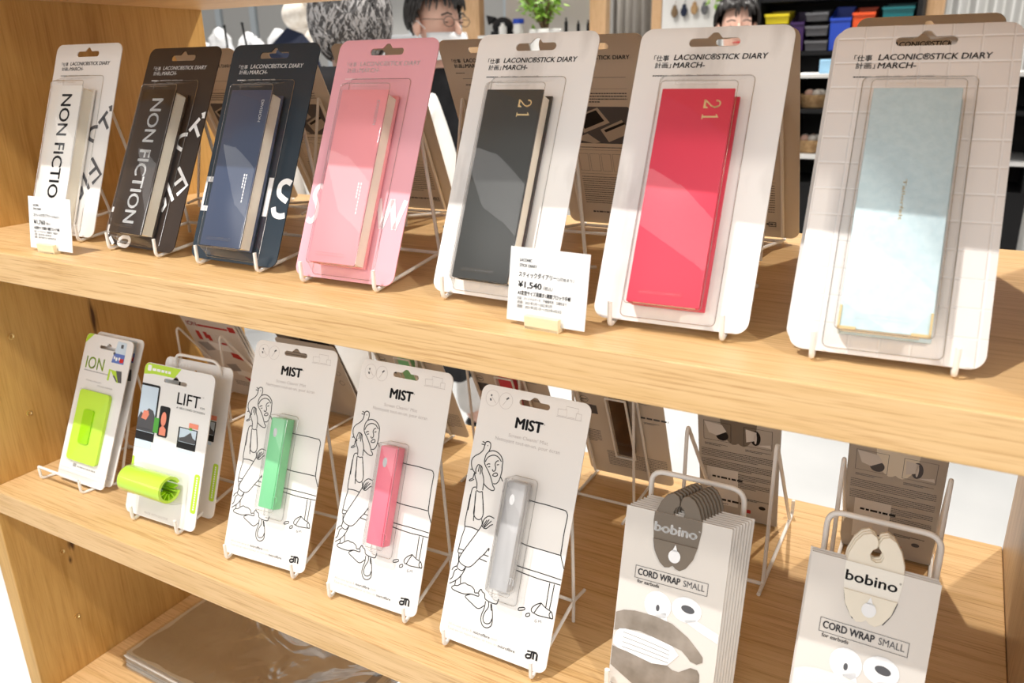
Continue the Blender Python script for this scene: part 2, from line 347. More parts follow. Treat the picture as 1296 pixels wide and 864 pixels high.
# ------------------------------------------------------------------ wire stands
def stand_parts(root, s, jy, jz, tilt, top, kind='hairpin', H=.18, r=.0018, hook=.021, lip=False, stub=.02, rail=False):
    if rail: MB().tube([(-s, .012, .0042), (s, .012, .0042)], r, 8).build('front_cross_wire', M['white_wire'], root, smooth=True)
    Tp = (math.sin(tilt) * top + .0065, .006 + math.cos(tilt) * top) if kind == 'hairpin' else None
    for sx in (-s, s):
        mb = MB().tube([(sx, -.0065, hook), (sx, -.0065, .0022), (sx, jy, jz), (sx, jy + stub, max(jz - .004, .002))], r, 8, .005)
        mb.build('base_wire', M['white_wire'], root, smooth=True)
        if kind == 'hairpin':
            MB().tube([(sx, jy, .0018), (sx, jy, jz + .004), (sx, Tp[0] + .0022, Tp[1]), (sx, Tp[0] + .001, Tp[1] + .004), (sx, Tp[0] - .0014, Tp[1]), (sx, .006, .0075)], r, 8, .003).build('upright_wire', M['white_wire'], root, smooth=True)
    if kind == 'loop':
        MB().tube([(-s, jy, .0018), (-s, jy, H), (s, jy, H), (s, jy, .0018)], r, 10, .013).build('back_loop', M['white_wire'], root, smooth=True)
    if kind == 'rear_hairpin':
        for sx in (-s, s):
            MB().tube([(sx, jy, .002), (sx, jy, H), (sx, jy - .003, H + .004), (sx, jy - .007, H), (sx, .012, .006)], r, 8, .004).build('upright_wire', M['white_wire'], root, smooth=True)
    MB().tube([(-s, jy, jz), (s, jy, jz)], r, 8).build('cross_wire', M['white_wire'], root, smooth=True)
    if lip: MB().tube([(-s, -.0065, .004), (-s, -.0065, hook), (s, -.0065, hook), (s, -.0065, .004)], r, 8, .004).build('front_lip', M['white_wire'], root, smooth=True)
def stand(x, y, z, yaw, label, group, **k):
    root = thing('wire_easel', label, 'display stand', (x, y, z), (0, 0, yaw), group)
    stand_parts(root, **k); return root

# ------------------------------------------------------------------ stick diary packs
DIAG = [[(379,1338),(498,1480)],[(440,1412),(606,1278)],[(516,1520),(565,1544),(568,1483)],[(370,1298),(298,1290),(235,1244),(244,1164),(340,1123)],[(352,929),(551,741),(427,629)],[(456,821),(353,736)],[(233,745),(386,563)],[(245,585),(288,506),(249,433)],[(-607,422),(-556,406),(-552,363)],[(-626,276),(-543,277)],[(-627,217),(-536,103)],[(-494,79),(-404,-14)],[(-329,53),(-278,95),(-180,99),(-144,59),(-179,5),(-262,-9),(-316,18),(-329,53)]]
DW, DH = .1153, .229
def clipw(P, w, h): return [(max(-w / 2 + .0003, min(w / 2 - .0003, u)), max(.0003, min(h - .0003, v))) for u, v in P]
def blister(mb, base, front, h, r=.004, seg=4):
    """thin thermoformed shell: rounded base outline rising to a smaller rounded front face"""
    A = rrect(*base, r, seg); B = rrect(*front, r * .8, seg); n = len(A); B2 = rrect(front[0] + .0012, front[1] - .0012, front[2] + .0012, front[3] - .0012, r * .6, seg)
    V = [(u, -.0004, v) for u, v in A] + [(u, -h + .0012, v) for u, v in B] + [(u, -h, v) for u, v in B2]
    F = [(i, (i + 1) % n, n + (i + 1) % n, n + i) for i in range(n)] + [(n + i, n + (i + 1) % n, 2 * n + (i + 1) % n, 2 * n + i) for i in range(n)] + [tuple(range(2 * n, 3 * n))]
    mb.add(V, F); return mb
def header(p, du=0):
    p.text('「仕事', -.0445 + du, .2030, .0034, .0117, bold=.012); p.text('計画」', -.0428 + du, .1973, .0034, .0125, bold=.012)
    p.text('LACONIC®STICK DIARY', -.0287 + du, .2032, .0042, .0690, slant=.13, bold=.022); p.text('MARCH-', -.0285 + du, .1970, .0042, .0240, slant=.13, bold=.022)
    return p
def edges(root, base, front, h):
    P = lambda r, y, q: [(u, y, v) for u, v in rrect(*r, q, 4)]
    A = P(front, -h + .0004, .0032); B = P(base, -.0006, .004)
    MB().tube(A + A[:1], .00028, 5).tube(B + B[:1], .00028, 5).build('blister_edge', M['clear_edge'], root, smooth=True)
def diary(loc, rot, wh, label, card, cover, txt, style, group='front row of stick diaries', back=True, front=True):
    root = thing('diary_pack', label, 'packaged diary', loc, rot, group); root.scale = (wh[0] / DW, 1, wh[1] / DH)
    outline = rrect(-DW / 2, DW / 2, 0, DH, .0095, 8)
    slab([outline, hang_hole(0, .2135)], 0, .0010).build('backing_card', card, root)
    if front:
        p = header(Print()); p.lines(-.0433, -.0330, .1903, .0009, 1, seed=3, ragged=1.6)
        p.text('MARCH 2021 - MARCH 2022', -.0285, .1903, .0012, .0365); p.build('printed_heading', txt, root)
    if back:
        k = Print(BACK, .0010 + .0002); header(k); k.lines(-.0433, -.033, .1903, .0009, 1, seed=3, ragged=1.6)
        k.rect(-.036, .034, .1838, .1842); k.rect(-.036, .034, .1712, .1714); k.lines(-.034, -.02, .176, .0013, 1, seed=5)
        k.lines(-.033, .033, .1655, .0013, 4, .0032, 6); k.lines(-.033, .02, .1015, .0010, 1, seed=7, ragged=1.5); k.rect(-.034, .034, .0985, .0988)
        for i in range(5): k.frame(-.033 + i * .0135, -.0215 + i * .0135, .072, .094, .0003)
        k.rect(-.034, .034, .068, .0683); k.lines(-.033, .033, .0635, .0010, 13, .0029, 8); k.lines(-.026, .024, .0155, .0022, 1, seed=9, ragged=1.5)
        k.frame(.026, .034, .0135, .0195, .0008); k.build('back_print', M['inkd'], root)
        f = Print(BACK, .0010 + .00014); f.poly(rrect(-.034, .034, .107, .151, .003)); f.build('back_photo_background', M['inkd'], root)
        q = Print(BACK, .0010 + .00022); q.quad((-.032, .1385), (-.002, .150), (.010, .1325), (-.022, .1195)).quad((-.002, .124), (.024, .136), (.033, .121), (.006, .109))
        q.quad((-.034, .112), (-.018, .119), (-.004, .1085), (-.012, .107)); q.build('back_photo_notebooks', M['shade_brown'], root)
        q = Print(BACK, .0010 + .00028); q.quad((-.028, .1380), (-.004, .1470), (.004, .1345), (-.020, .1245)); q.quad((.002, .1235), (.026, .1335), (.0275, .1310), (.004, .1208)); q.build('back_photo_keyboard', M['ink'], root)
    if front:
        # the diary itself: cover wraps the left side, pages show on the right
        u0, u1, v0, v1, t = -.028, .0255, .0118, .1728, .0178
        cv_ = MB().box(u0, u1, -t, -t + .0018, v0, v1, .0007).box(u0, u0 + .0016, -t + .001, -.0030, v0, v1, .0005).box(u0, u1 + .0012, -.0036, -.0018, v0, v1, .0006)
        cv_.build('diary_cover', cover, root, smooth=True)
        if style in ('year21', 'tailor') and cover is not M['cover_grey']: u1 -= .0045
        MB().add([(u, y, v) for (u, v) in ((u0 + .0016, v0 + .0015), (u1 - .0012, v0 + .0015), (u1 - .0012, v1 - .0035), (u1 - .006, v1 - .0012), (u0 + .0016, v1 - .0012)) for y in (-t + .0018, -.0036)],
                 [(0, 2, 4, 6, 8), (1, 3, 5, 7, 9), (0, 1, 3, 2), (2, 3, 5, 4), (4, 5, 7, 6), (6, 7, 9, 8), (8, 9, 1, 0)]).build('page_block', M['cream'], root)
        b = MB(); blister(b, (-.0365, .0345, .0030, .1905), (-.0295, .0272, .0103, .1780), .0196)
        for v in (.0195, .1765): b.tube([(-.0185, -.0196, v), (.0125, -.0196, v)], .0016, 10)
        b.build('clear_blister', M['clear'], root, smooth=True); edges(root, (-.0365, .0345, .0030, .1905), (-.0295, .0272, .0103, .1780), .0196)
    if style in ('fiction_black', 'fiction_white'):
        im = M['inkw'] if style == 'fiction_black' else M['ink']
        p = Print(FRONT, .01795); p.text('NON FICTION', -.0080, .1620, .0172, .1385, ang=-math.pi / 2, bold=.012); p.build('cover_lettering', im, root)
        g = Print(FRONT, .0003)
        for l in DIAG: g.stroke(clipw([(a * 1e-4, b * 1e-4) for a, b in l], .110, DH), .0042, smooth=len(l) > 4)
        g.build('card_lettering', M['inkw'] if style == 'fiction_black' else M['inkd'], root)
    if style in ('division_navy', 'division_pink'):
        im = M['inkw'] if style == 'division_navy' else M['inkp']
        p = Print(FRONT, .01795); p.text('DIVISION', .0150, .1625, .0032, .0225, ang=-math.pi / 2, bold=.014)
        p.lines(0, 0, 0, 0, 0)
        for i in range(9): p.rect(.0150, .0162, .0845 - i * .0033, .0868 - i * .0033)
        for i in range(5): p.rect(.0120, .0134, .0845 - i * .0030, .0868 - i * .0030)
        p.build('cover_lettering', im, root)
        g = Print(FRONT, .0003)
        if style == 'division_navy':
            g.quad((.0275, .0500), (.0335, .0500), (.0335, .0895), (.0275, .0895))
            g.stroke([(.0565, .0850), (.0500, .0870), (.0435, .0830), (.0435, .0745), (.0490, .0700), (.0555, .0670)], .0058); g.stroke([(.0400, .0600), (.0430, .0535), (.0500, .0515), (.0562, .0530)], .0058)
            g.rect(-.0573, -.0460, .0810, .0865).rect(-.0573, -.0460, .0500, .0555).rect(-.0573, -.0545, .0500, .0865)
        else:
            g.stroke([(.0250, .078), (.0330, .0510)], .0055, False).stroke([(.0330, .0510), (.0400, .078)], .0050, False).stroke([(.0400, .078), (.0475, .0510)], .0055, False).stroke([(.0475, .0510), (.0550, .078)], .0050, False)
            g.stroke([(-.0400, .0840), (-.0480, .0860), (-.0520, .0770), (-.0470, .0690), (-.0445, .0600), (-.0500, .0520), (-.0560, .0540)], .0052)
        g.build('card_lettering', im, root)
    if style == 'year21':
        p = Print(FRONT, .01800)
        # serif 21, turned a quarter to the right
        def rot(P): return [(.0045 + y, .1643 - x) for x, y in P]
        p.stroke(rot([(.0006, .0088), (.0016, .0115), (.0042, .0118), (.0060, .0092), (.0050, .0062), (.0020, .0028), (.0004, .0008)]), .0010)
        p.poly(rot([(.0042, .0118), (.0060, .0105), (.0066, .0085), (.0055, .0060), (.0048, .0062), (.0052, .0085), (.0046, .0105)]))
        p.poly(rot([(.0002, .0002), (.0002, .0014), (.0016, .0018), (.0048, .0016), (.0060, .0036), (.0068, .0036), (.0066, .0002)]))
        p.poly(rot([(.0004, .0090), (.0002, .0102), (.0012, .0106), (.0018, .0096), (.0012, .0088)]))
        p.poly(rot([(.0112, .0002), (.0112, .0008), (.0124, .0010), (.0124, .0104), (.0110, .0100), (.0110, .0106), (.0136, .0124), (.0138, .0010), (.0150, .0008), (.0150, .0002)]))
        p.build('gold_year', M['gold'], root)
    if style == 'tailor':
        p = Print(FRONT, .01800); p.text('Tailorfelt', -.0018, .1100, .0020, .0270, ang=-math.pi / 2, bold=.03); p.build('gold_name', M['inkt'], root)
        for sx in (-1, 1):
            e = -.028 if sx < 0 else .0255; c = MB()
            c.box(min(e, e - sx * .0014), max(e, e - sx * .0014), -.0188, -.0166, .0112, .0260).box(min(e, e - sx * .0110), max(e, e - sx * .0110), -.0188, -.0166, .0112, .0128); c.build('gold_corner', M['gold'], root)
    return root
QD = [[.1495,.0766,.0305,.3762,.1189,.2305],[.3062,.0644,-.0391,.4513,.1216,.2293],[.4563,.0599,.0011,.4320,.1193,.2268],[.6052,.0526,.0244,.4401,.1120,.2278],[.7549,.0607,-.0239,.4107,.1144,.2252],[.9099,.0547,.0420,.4531,.1153,.2290],[1.0546,.0493,.0551,.5716,.1158,.2412]]
SPEC = [('white stick diary pack with big sideways black letters behind the leftmost price card', M['white'], M['cover_white'], M['inkd'], 'fiction_white'),
        ('black stick diary pack with big sideways white letters on its cover', M['black'], M['cover_black'], M['inkw'], 'fiction_black'),
        ('navy blue stick diary pack with small white sideways lettering', M['navy'], M['cover_navy'], M['inkw'], 'division_navy'),
        ('pink stick diary pack with pale lettering on a wire easel', M['pink'], M['cover_pink'], M['inkp'], 'division_pink'),
        ('charcoal stick diary with gold 21 in a marbled white pack', M['marble'], M['cover_grey'], M['ink'], 'year21'),
        ('red stick diary with gold 21 in a marbled white pack', M['marble'], M['cover_red'], M['ink'], 'year21'),
        ('pale blue stick diary with gold corners in a tile patterned white pack', M['grid'], M['cover_blue'], M['ink'], 'tailor')]
SN = ['white lettered diary at the left', 'black diary', 'navy blue diary', 'pink diary', 'charcoal diary numbered 21', 'red diary numbered 21', 'pale blue diary']
for q, sp, n in zip(QD, SPEC, SN):
    x, y, yaw, tl, wd, ht = q
    diary((x, y, Z1 + .006), (-tl, 0, yaw), (wd, ht), *sp, back=False)
    stand(x, y, Z1, yaw, 'white wire easel holding up the ' + n, 'white wire easels of the diary row', s=.0415, jy=.100, jz=.014, tilt=tl, top=.155)
x, y, yaw, tl, wd, ht = QD[6]
# a second pack stands right behind the pale blue one
diary((x - .004, y + .0125, Z1 + .006), (-tl, 0, yaw), (wd, ht * .992), 'white diary pack standing hidden right behind the pale blue stick diary', M['marble'], M['cover_blue'], M['ink'], 'plain', back=False, front=False)
QB = [(.165, .02), (.305, -.03), (.445, .05), (.604, 0), (.729, .03), (.882, -.02), (1.038, .01)]
BN = ['just right of the black diary', 'behind the navy diary', 'behind the pink diary', 'between the pink and the charcoal diary', 'between the charcoal and the red diary', 'right behind the red diary', 'behind the pale blue diary, top edge showing']
bproto = None
for (x, yaw), n in zip(QB, BN):
    lab = 'shade-toned pale back of a diary pack facing away, ' + n  # card itself is pale, its brown tone is painted shade
    if bproto is None:
        bproto = diary((x, D - .06, .006), (-.42, 0, math.pi + yaw), (DW, DH), lab, M['back'], M['cover_grey'], M['inkd'], 'plain', 'diary packs facing the other side', front=False)
        sproto = stand(x, D - .06, 0, math.pi + yaw, 'x', 'white wire easels facing the other side', s=.0415, jy=.100, jz=.014, tilt=.42, top=.155, rail=True); o2 = sproto
    else:
        o = copy_tree(bproto); o.location = (x, D - .06 + (.008 if x > 1 else 0), .006); o.rotation_euler = (-.35 if x > 1 else -.42, 0, math.pi + yaw); o['label'] = lab
        o2 = copy_tree(sproto); o2.location = (x, D - .06, 0); o2.rotation_euler = (0, 0, math.pi + yaw)
    o2['label'] = 'white wire easel under the diary pack back ' + n.split(',')[0]

# ------------------------------------------------------------------ price cards
def price(loc, yaw, tilt, w_, h_, yen, label, gr):
    root = thing('price_card', label, 'price tag', loc, (-tilt, 0, yaw), gr)
    MB().box(-w_ / 2, w_ / 2, 0, .0005, 0, h_).build('paper_sheet', M['paper'], root)
    p = Print(); u = -w_ / 2 + .0085
    p.text('LACONIC', u, h_ - .0105, .0021, .0105, bold=.02); p.text('STICK DIARY', u, h_ - .0145, .0021, .0150, bold=.02)
    p.text('スティックダイアリー', u, h_ - .0218, .0030, .0320, bold=.018); p.text('（3月始まり）', u + .0325, h_ - .0216, .0020, .0140)
    p.text('¥' + yen, u, h_ - .0300, .0044, .0200, bold=.026); p.text('（税込）', u + .0215, h_ - .0298, .0022, .0080)
    p.text('A5変型サイズ見開き1週間ブロック手帳', u, h_ - .0355, .0024, .0450, bold=.02)
    p.text('内容：パーソナルデータ、予備備考表　日曜始まり', u, h_ - .0393, .0018, .0420); p.text('月間：2021年3月～2022年3月', u, h_ - .0424, .0018, .0300); p.text('週間：2021年3月1日～2022年4月3日', u, h_ - .0455, .0018, .0380)
    p.build('printed_text', M['ink'], root); return root
def holder(loc, yaw, label, gr):
    o = MB().box(-.0145, .0145, -.0055, -.0009, 0, .0105, .0006).box(-.0145, .0145, .0014, .0060, 0, .0085, .0006).box(-.0145, .0145, -.0055, .0060, 0, .0030, .0005).build('card_holder', M['woodblock'])
    o.location = loc; o.rotation_euler = (0, 0, yaw); return tag(o, label, 'card holder', gr)
price((.826, .0232, .0034), -.04, .16, .0665, .0560, '1,540', 'white price card reading ¥1,540 in front of the charcoal diary', 'price cards on the shelf')
holder((.826, .0232, 0), -.04, 'pale wooden block clamping the price card before the charcoal diary', 'pale wooden price card holders')
price((.2140, .0245, .0034), .02, .16, .0740, .0570, '1,760', 'white price card reading ¥1,760 in front of the white lettered diary', 'price cards on the shelf')
holder((.2120, .0245, 0), .02, 'pale wooden block at the foot of the leftmost price card', 'pale wooden price card holders')
MIST_ART = [[(-471,1916),(-440,1904),(-441,1876)],[(-477,1888),(-444,1889)],[(-440,1904),(-425,1923),(-400,1926),(-381,1912),(-375,1876),(-384,1837),(-405,1805),(-413,1771),(-412,1729),(-395,1696),(-357,1655),(-322,1608),(-294,1560),(-277,1528),(-256,1506),(-260,1487),(-285,1481),(-328,1494),(-367,1516),(-379,1527)],[(-441,1876),(-448,1837),(-477,1798),(-526,1760),(-550,1722),(-548,1676),(-528,1634),(-499,1609)],[(-383,1834),(-347,1851),(-301,1850),(-255,1828),(-224,1789),(-217,1759)],[(-403,1731),(-387,1772),(-353,1802),(-313,1813),(-270,1802),(-233,1769)],[(-217,1759),(-216,1723),(-211,1688),(-215,1633),(-225,1585),(-249,1553),(-278,1548)],[(-214,1628),(-181,1591)],[(-261,1772),(-282,1763),(-294,1733),(-281,1699),(-284,1671),(-302,1662),(-314,1678)],[(-275,1728),(-252,1738)],[(-383,1704),(-366,1719),(-346,1721)],[(-365,1689),(-341,1698)],[(-301,1622),(-288,1643),(-265,1653),(-250,1645),(-254,1628),(-278,1618),(-301,1622)],[(-499,1609),(-481,1599),(-490,1634),(-481,1673),(-469,1689),(-441,1683),(-425,1667),(-420,1631),(-394,1583),(-380,1531),(-377,1459)],[(-457,1683),(-460,1622)],[(-440,1677),(-434,1601)],[(-499,1609),(-481,1562),(-452,1514),(-443,1453)],[(-550,1625),(-524,1631)],[(-501,1595),(-506,1548),(-529,1533),(-541,1516),(-516,1522),(-489,1542)],[(-442,1444),(-409,1436),(-378,1448)],[(-446,1439),(-440,1354),(-426,1255),(-419,1171),(-414,1154)],[(-378,1448),(-354,1366),(-333,1278),(-326,1248)],[(-453,1473),(-482,1462),(-494,1422),(-495,1332),(-495,1238)],[(-411,1887),(-403,1888)],[(-408,1891),(-406,1884)],[(-443,1406),(-434,1318),(-430,1230),(-406,1191),(-367,1178),(-336,1198),(-326,1247),(-346,1340),(-365,1398)],[(-499,1393),(-502,1274),(-505,1121),(-496,1061),(-512,968),(-521,868),(-520,820),(-474,824)],[(-493,1081),(-419,1088),(-346,1080)],[(-332,1192),(-318,1142),(-345,1078),(-396,981),(-461,858),(-495,778),(-486,737),(-429,714),(-378,717),(-339,748),(-281,829),(-241,878),(-201,946),(-200,918)],[(-314,1143),(-308,1189),(-285,1222),(-253,1240),(-201,1232)],[(-306,1132),(-274,1198)],[(-295,1126),(-251,1208)],[(-289,1122),(-225,1201)],[(-317,1134),(-292,1115),(-263,1120),(-230,1156),(-204,1173)],[(-245,873),(-190,871)],[(-280,825),(-198,817)],[(-518,856),(-461,856)],[(-509,818),(-503,767),(-496,726),(-506,688)],[(-495,738),(-503,692),(-493,673),(-455,662),(-431,673),(-409,710)],[(-508,691),(-539,669),(-553,639)],[(-496,663),(-522,639),(-533,575),(-558,546)],[(-408,706),(-437,628),(-484,563),(-554,508)],[(-446,625),(-442,583),(-435,542)],[(-492,556),(-492,509)],[(-492,507),(-518,488),(-514,468),(-460,458),(-378,458),(-301,479),(-222,481),(-228,509),(-266,502),(-277,529),(-317,551),(-358,552),(-390,560),(-431,537),(-462,513),(-492,507)],[(-301,479),(-328,464),(-358,437),(-284,399),(-202,370),(-143,417)],[(-229,515),(-207,553),(-188,533),(-161,521),(-148,482),(-110,468),(-60,463),(-22,468),(-12,490),(-9,520)],[(-138,460),(-138,393),(-154,330),(-153,280),(-129,238),(-97,224),(-60,234),(-33,268),(-37,333),(-51,395),(-73,455)],[(-104,462),(-98,414),(-125,356),(-134,303),(-116,267),(-81,263),(-51,283),(-40,324)],[(-78,453),(-68,406),(-53,394)],[(120,1487),(188,1483),(307,1485),(429,1481),(494,1478),(516,1456),(523,1419),(519,1259),(525,1078)],[(121,1086),(186,1075),(336,1076),(520,1077)],[(522,1129),(528,1072),(578,967)],[(114,870),(195,868),(345,869),(474,868),(572,866)],[(107,830),(185,821),(355,814),(465,818),(573,820)],[(467,809),(468,704),(470,587)],[(513,810),(511,668),(508,577)],[(421,613),(372,582),(338,543),(337,514),(364,504),(387,550),(415,599),(421,613)],[(422,609),(468,583),(530,565)],[(364,503),(407,495),(470,499),(532,505),(556,510)],[(530,565),(515,545),(520,518),(541,505),(555,513),(542,549),(530,565)],[(210,504),(263,522),(265,501),(210,480),(210,504)],[(291,472),(321,488),(329,471),(313,455),(291,452),(291,472)]]
MIST_GM = [[(401,454),(389,446),(390,430),(403,430),(406,441),(399,441)],[(423,432),(424,453),(434,446),(446,458),(453,435)]]
MIST_LOGO = [[(367,155),(412,161),(410,101)],[(405,131),(371,127),(359,112),(365,97),(382,94),(408,105)],[(412,161),(456,163),(468,152),(469,97)],[(432,159),(434,99)]]
MIST_ICON = [[(248,2372),(338,2375),(344,2313),(254,2311),(248,2372)],[(328,2378),(324,2409),(451,2406),(449,2361)],[(354,2311),(425,2314)],[(435,2362),(487,2362),(490,2302),(436,2304),(435,2362)],[(241,2302),(497,2303)],[(-328,2295),(-273,2381)],[(-475,2372),(-403,2304)]]
MIST_DOTS = [[(-463,2379),(-463,2362)],[(-471,2339),(-459,2318)],[(-297,2358),(-273,2379)]]
# ------------------------------------------------------------------ screen cleaner packs
MW, MH = .1148, .2470
def mist(loc, rot, wh, label, sleeve, group, clear_bottle=False, face='front', nozzle=True):
    root = thing('cleaner_pack', label, 'packaged screen cleaner', loc, rot, group); root.scale = (wh[0] / MW, 1, wh[1] / MH)
    slab([rrect(-MW / 2, MW / 2, 0, MH, .0085, 8), hang_hole(.0004, .2335, .032, .0055, .0038)], 0, .0010).build('backing_card', M['mistcard'] if face == 'front' else M['back'], root)
    if face == 'front':
        p = Print(); p.text('MIST', -.0153, .2114, .0097, .0278, bold=.040); p.text('™', .0128, .2185, .0016); p.build('product_name', M['ink'], root)
        p = Print(); p.strokes(MIST_ART, .00092); p.build('line_drawing', M['ink'], root)
        p = Print(); p.text('microfibre', -.0208, .0135, .0026, .0178, bold=.012); p.text('microfibre', .0068, .0093, .0026, .0178, bold=.012)
        p.strokes(MIST_GM, .00045); p.strokes(MIST_DOTS, .0016, False); p.build('dark_print', M['inkd'], root)
        p = Print(); p.strokes(MIST_LOGO, .0019, False); p.build('maker_logo', M['ink'], root)
        p = Print(); p.text('Screen Cleanin’ Mist', -.0207, .2018, .0032, .0416); p.text('Nettoyant tout-en-un. pour écran', -.0342, .1962, .0034, .0683)
        p.text('All-in-one spray &', -.0490, .0135, .0026, .0265); p.text('cloth', -.0020, .0135, .0026, .0075); p.text('Tout-en-un vaporisateur et tissu en', -.0490, .0093, .0026, .0545)
        for cx, cy in ((-.0448, .2346), (-.0300, .2344)): p.stroke([(cx + .0072 * math.cos(a * .2618), cy + .0078 * math.sin(a * .2618)) for a in range(25)], .00030, False)
        p.strokes(MIST_ICON, .00042, False); p.build('pale_print', M['inkl'], root)
    else:
        k = Print(BACK, .00125)
        for i, (uu, vv) in enumerate(((-.045, .215), (-.045, .190), (-.045, .165), (-.045, .143), (.038, .215), (.038, .190))):
            k.stroke([(uu + .0055 * math.cos(a * .2618), vv + .0055 * math.sin(a * .2618)) for a in range(25)], .0006, False); k.rect(uu - .004, uu + .004, vv - .0008, vv + .0008); k.lines(uu - .008, uu + .009, vv - .0095, .0009, 2, .0016, i)
        k.rect(-.055, -.030, .118, .134); k.lines(-.028, .052, .048, .0012, 9, .0034, 12); k.lines(.022, .052, .165, .0032, 1, seed=4, ragged=1.6); k.lines(.022, .052, .155, .0009, 3, .0016, 13); k.lines(.026, .052, .126, .0032, 1, seed=5, ragged=1.6); k.lines(.03, .05, .119, .0010, 2, .002, 14)
        k.lines(-.052, -.032, .085, .0012, 8, .003, 15); k.build('back_print', M['inkd'], root)
    # bottle in its blister (shows on both faces)
    if face == 'front':
        b = MB(); blister(b, (-.0085, .0182, .0500, .1680), (-.0072, .0180, .0615, .1672), .0195, .0025); b.build('clear_blister', M['clear'], root, smooth=True); edges(root, (-.0085, .0182, .0500, .1680), (-.0072, .0180, .0615, .1672), .0195)
        MB().box(-.0052, .0140, -.0172, -.0030, .0640, .1642, .0016).build('spray_bottle', sleeve, root, smooth=True)
        if clear_bottle:
            MB().box(-.0060, .0158, -.0180, -.0024, .0628, .1652, .0018).build('bottle_shell', M['clear'], root, smooth=True)
        else: MB().box(.0140, .0160, -.0168, -.0035, .0640, .1640, .0008).build('bottle_side', sleeve, root, smooth=True)
        n = Print(FRONT, .01735); n.poly(ell(.0030, .1480, .0026, .0050)); n.build('spray_button', M['coolwhite'] if clear_bottle else M['silver'], root)
        e = Print(FRONT, .01735); e.strokes([[(a * .9 - 235, b * .9 + 640) for a, b in l] for l in MIST_LOGO], .0009, False); e.build('embossed_logo', sleeve, root)
    else:
        b = MB(); A = rrect(-.0175, .0085, .055, .172, .0025, 4); Bq = rrect(-.0165, .0075, .058, .169, .002, 4); n = len(A)
        b.add([(u, .0012, v) for u, v in A] + [(u, .0165, v) for u, v in Bq], [(i, (i + 1) % n, n + (i + 1) % n, n + i) for i in range(n)] + [tuple(range(n, 2 * n))]); b.build('clear_blister', M['clear'], root, smooth=True)
        MB().box(-.0150, .0060, .0030, .0140, .061, .166, .0016).build('spray_bottle', sleeve, root, smooth=True)
        MB().tube([(-.0170, .0160, .168), (-.0170, .0160, .060), (.0080, .0160, .060), (.0080, .0160, .168), (-.0170, .0160, .168)], .0014, 6).build('blister_rim_highlight', M['white_wire'], root)  # white tube paints the bright highlights along the clear blister's rim
    return root
QM = [[.4618,.0416,.0763,.4036,.1150,.2458],[.6137,.0408,.0364,.3889,.1129,.2472],[.7612,.0342,-.0035,.4070,.1158,.2476]]
for q, n, sl in zip(QM, ('green', 'pink', 'clear grey'), ('bottle_green', 'bottle_pink', 'bottle_grey')):
    x, y, yaw, tl, wd, ht = q
    mist((x, y, Z2 + .006), (-tl, 0, yaw), (wd, ht), 'white screen cleaner card with a %s bottle and line drawing of a woman' % n, M[sl], 'white screen cleaner packs in front', n == 'clear grey')
    stand(x, y, Z2, yaw, 'white wire easel holding the card with the %s spray bottle' % n, 'white wire easels of the screen cleaner packs', s=.0470, jy=.084, jz=.026, tilt=tl, top=.170, stub=.026)
for x, yaw, n, sl in ((.445, .03, 'green', 'bottle_green'), (.607, 0, 'dark red', 'cover_red'), (.757, .02, 'dark brown', 'bottle_brown')):
    mist((x, D - .05, Z2 + .006), (-.44, 0, math.pi + yaw), (MW, MH), 'shade-toned printed card back of a screen cleaner pack, %s bottle showing through' % n, M[sl], 'screen cleaner packs facing the other side', face='back')
    stand(x - .012, D - .05, Z2, math.pi + yaw, 'white wire easel behind the %s bottle pack, facing the other side' % n, 'white wire easels facing away on the lower shelf', s=.0385, jy=.068, jz=.004, tilt=.44, top=.180, stub=.040)

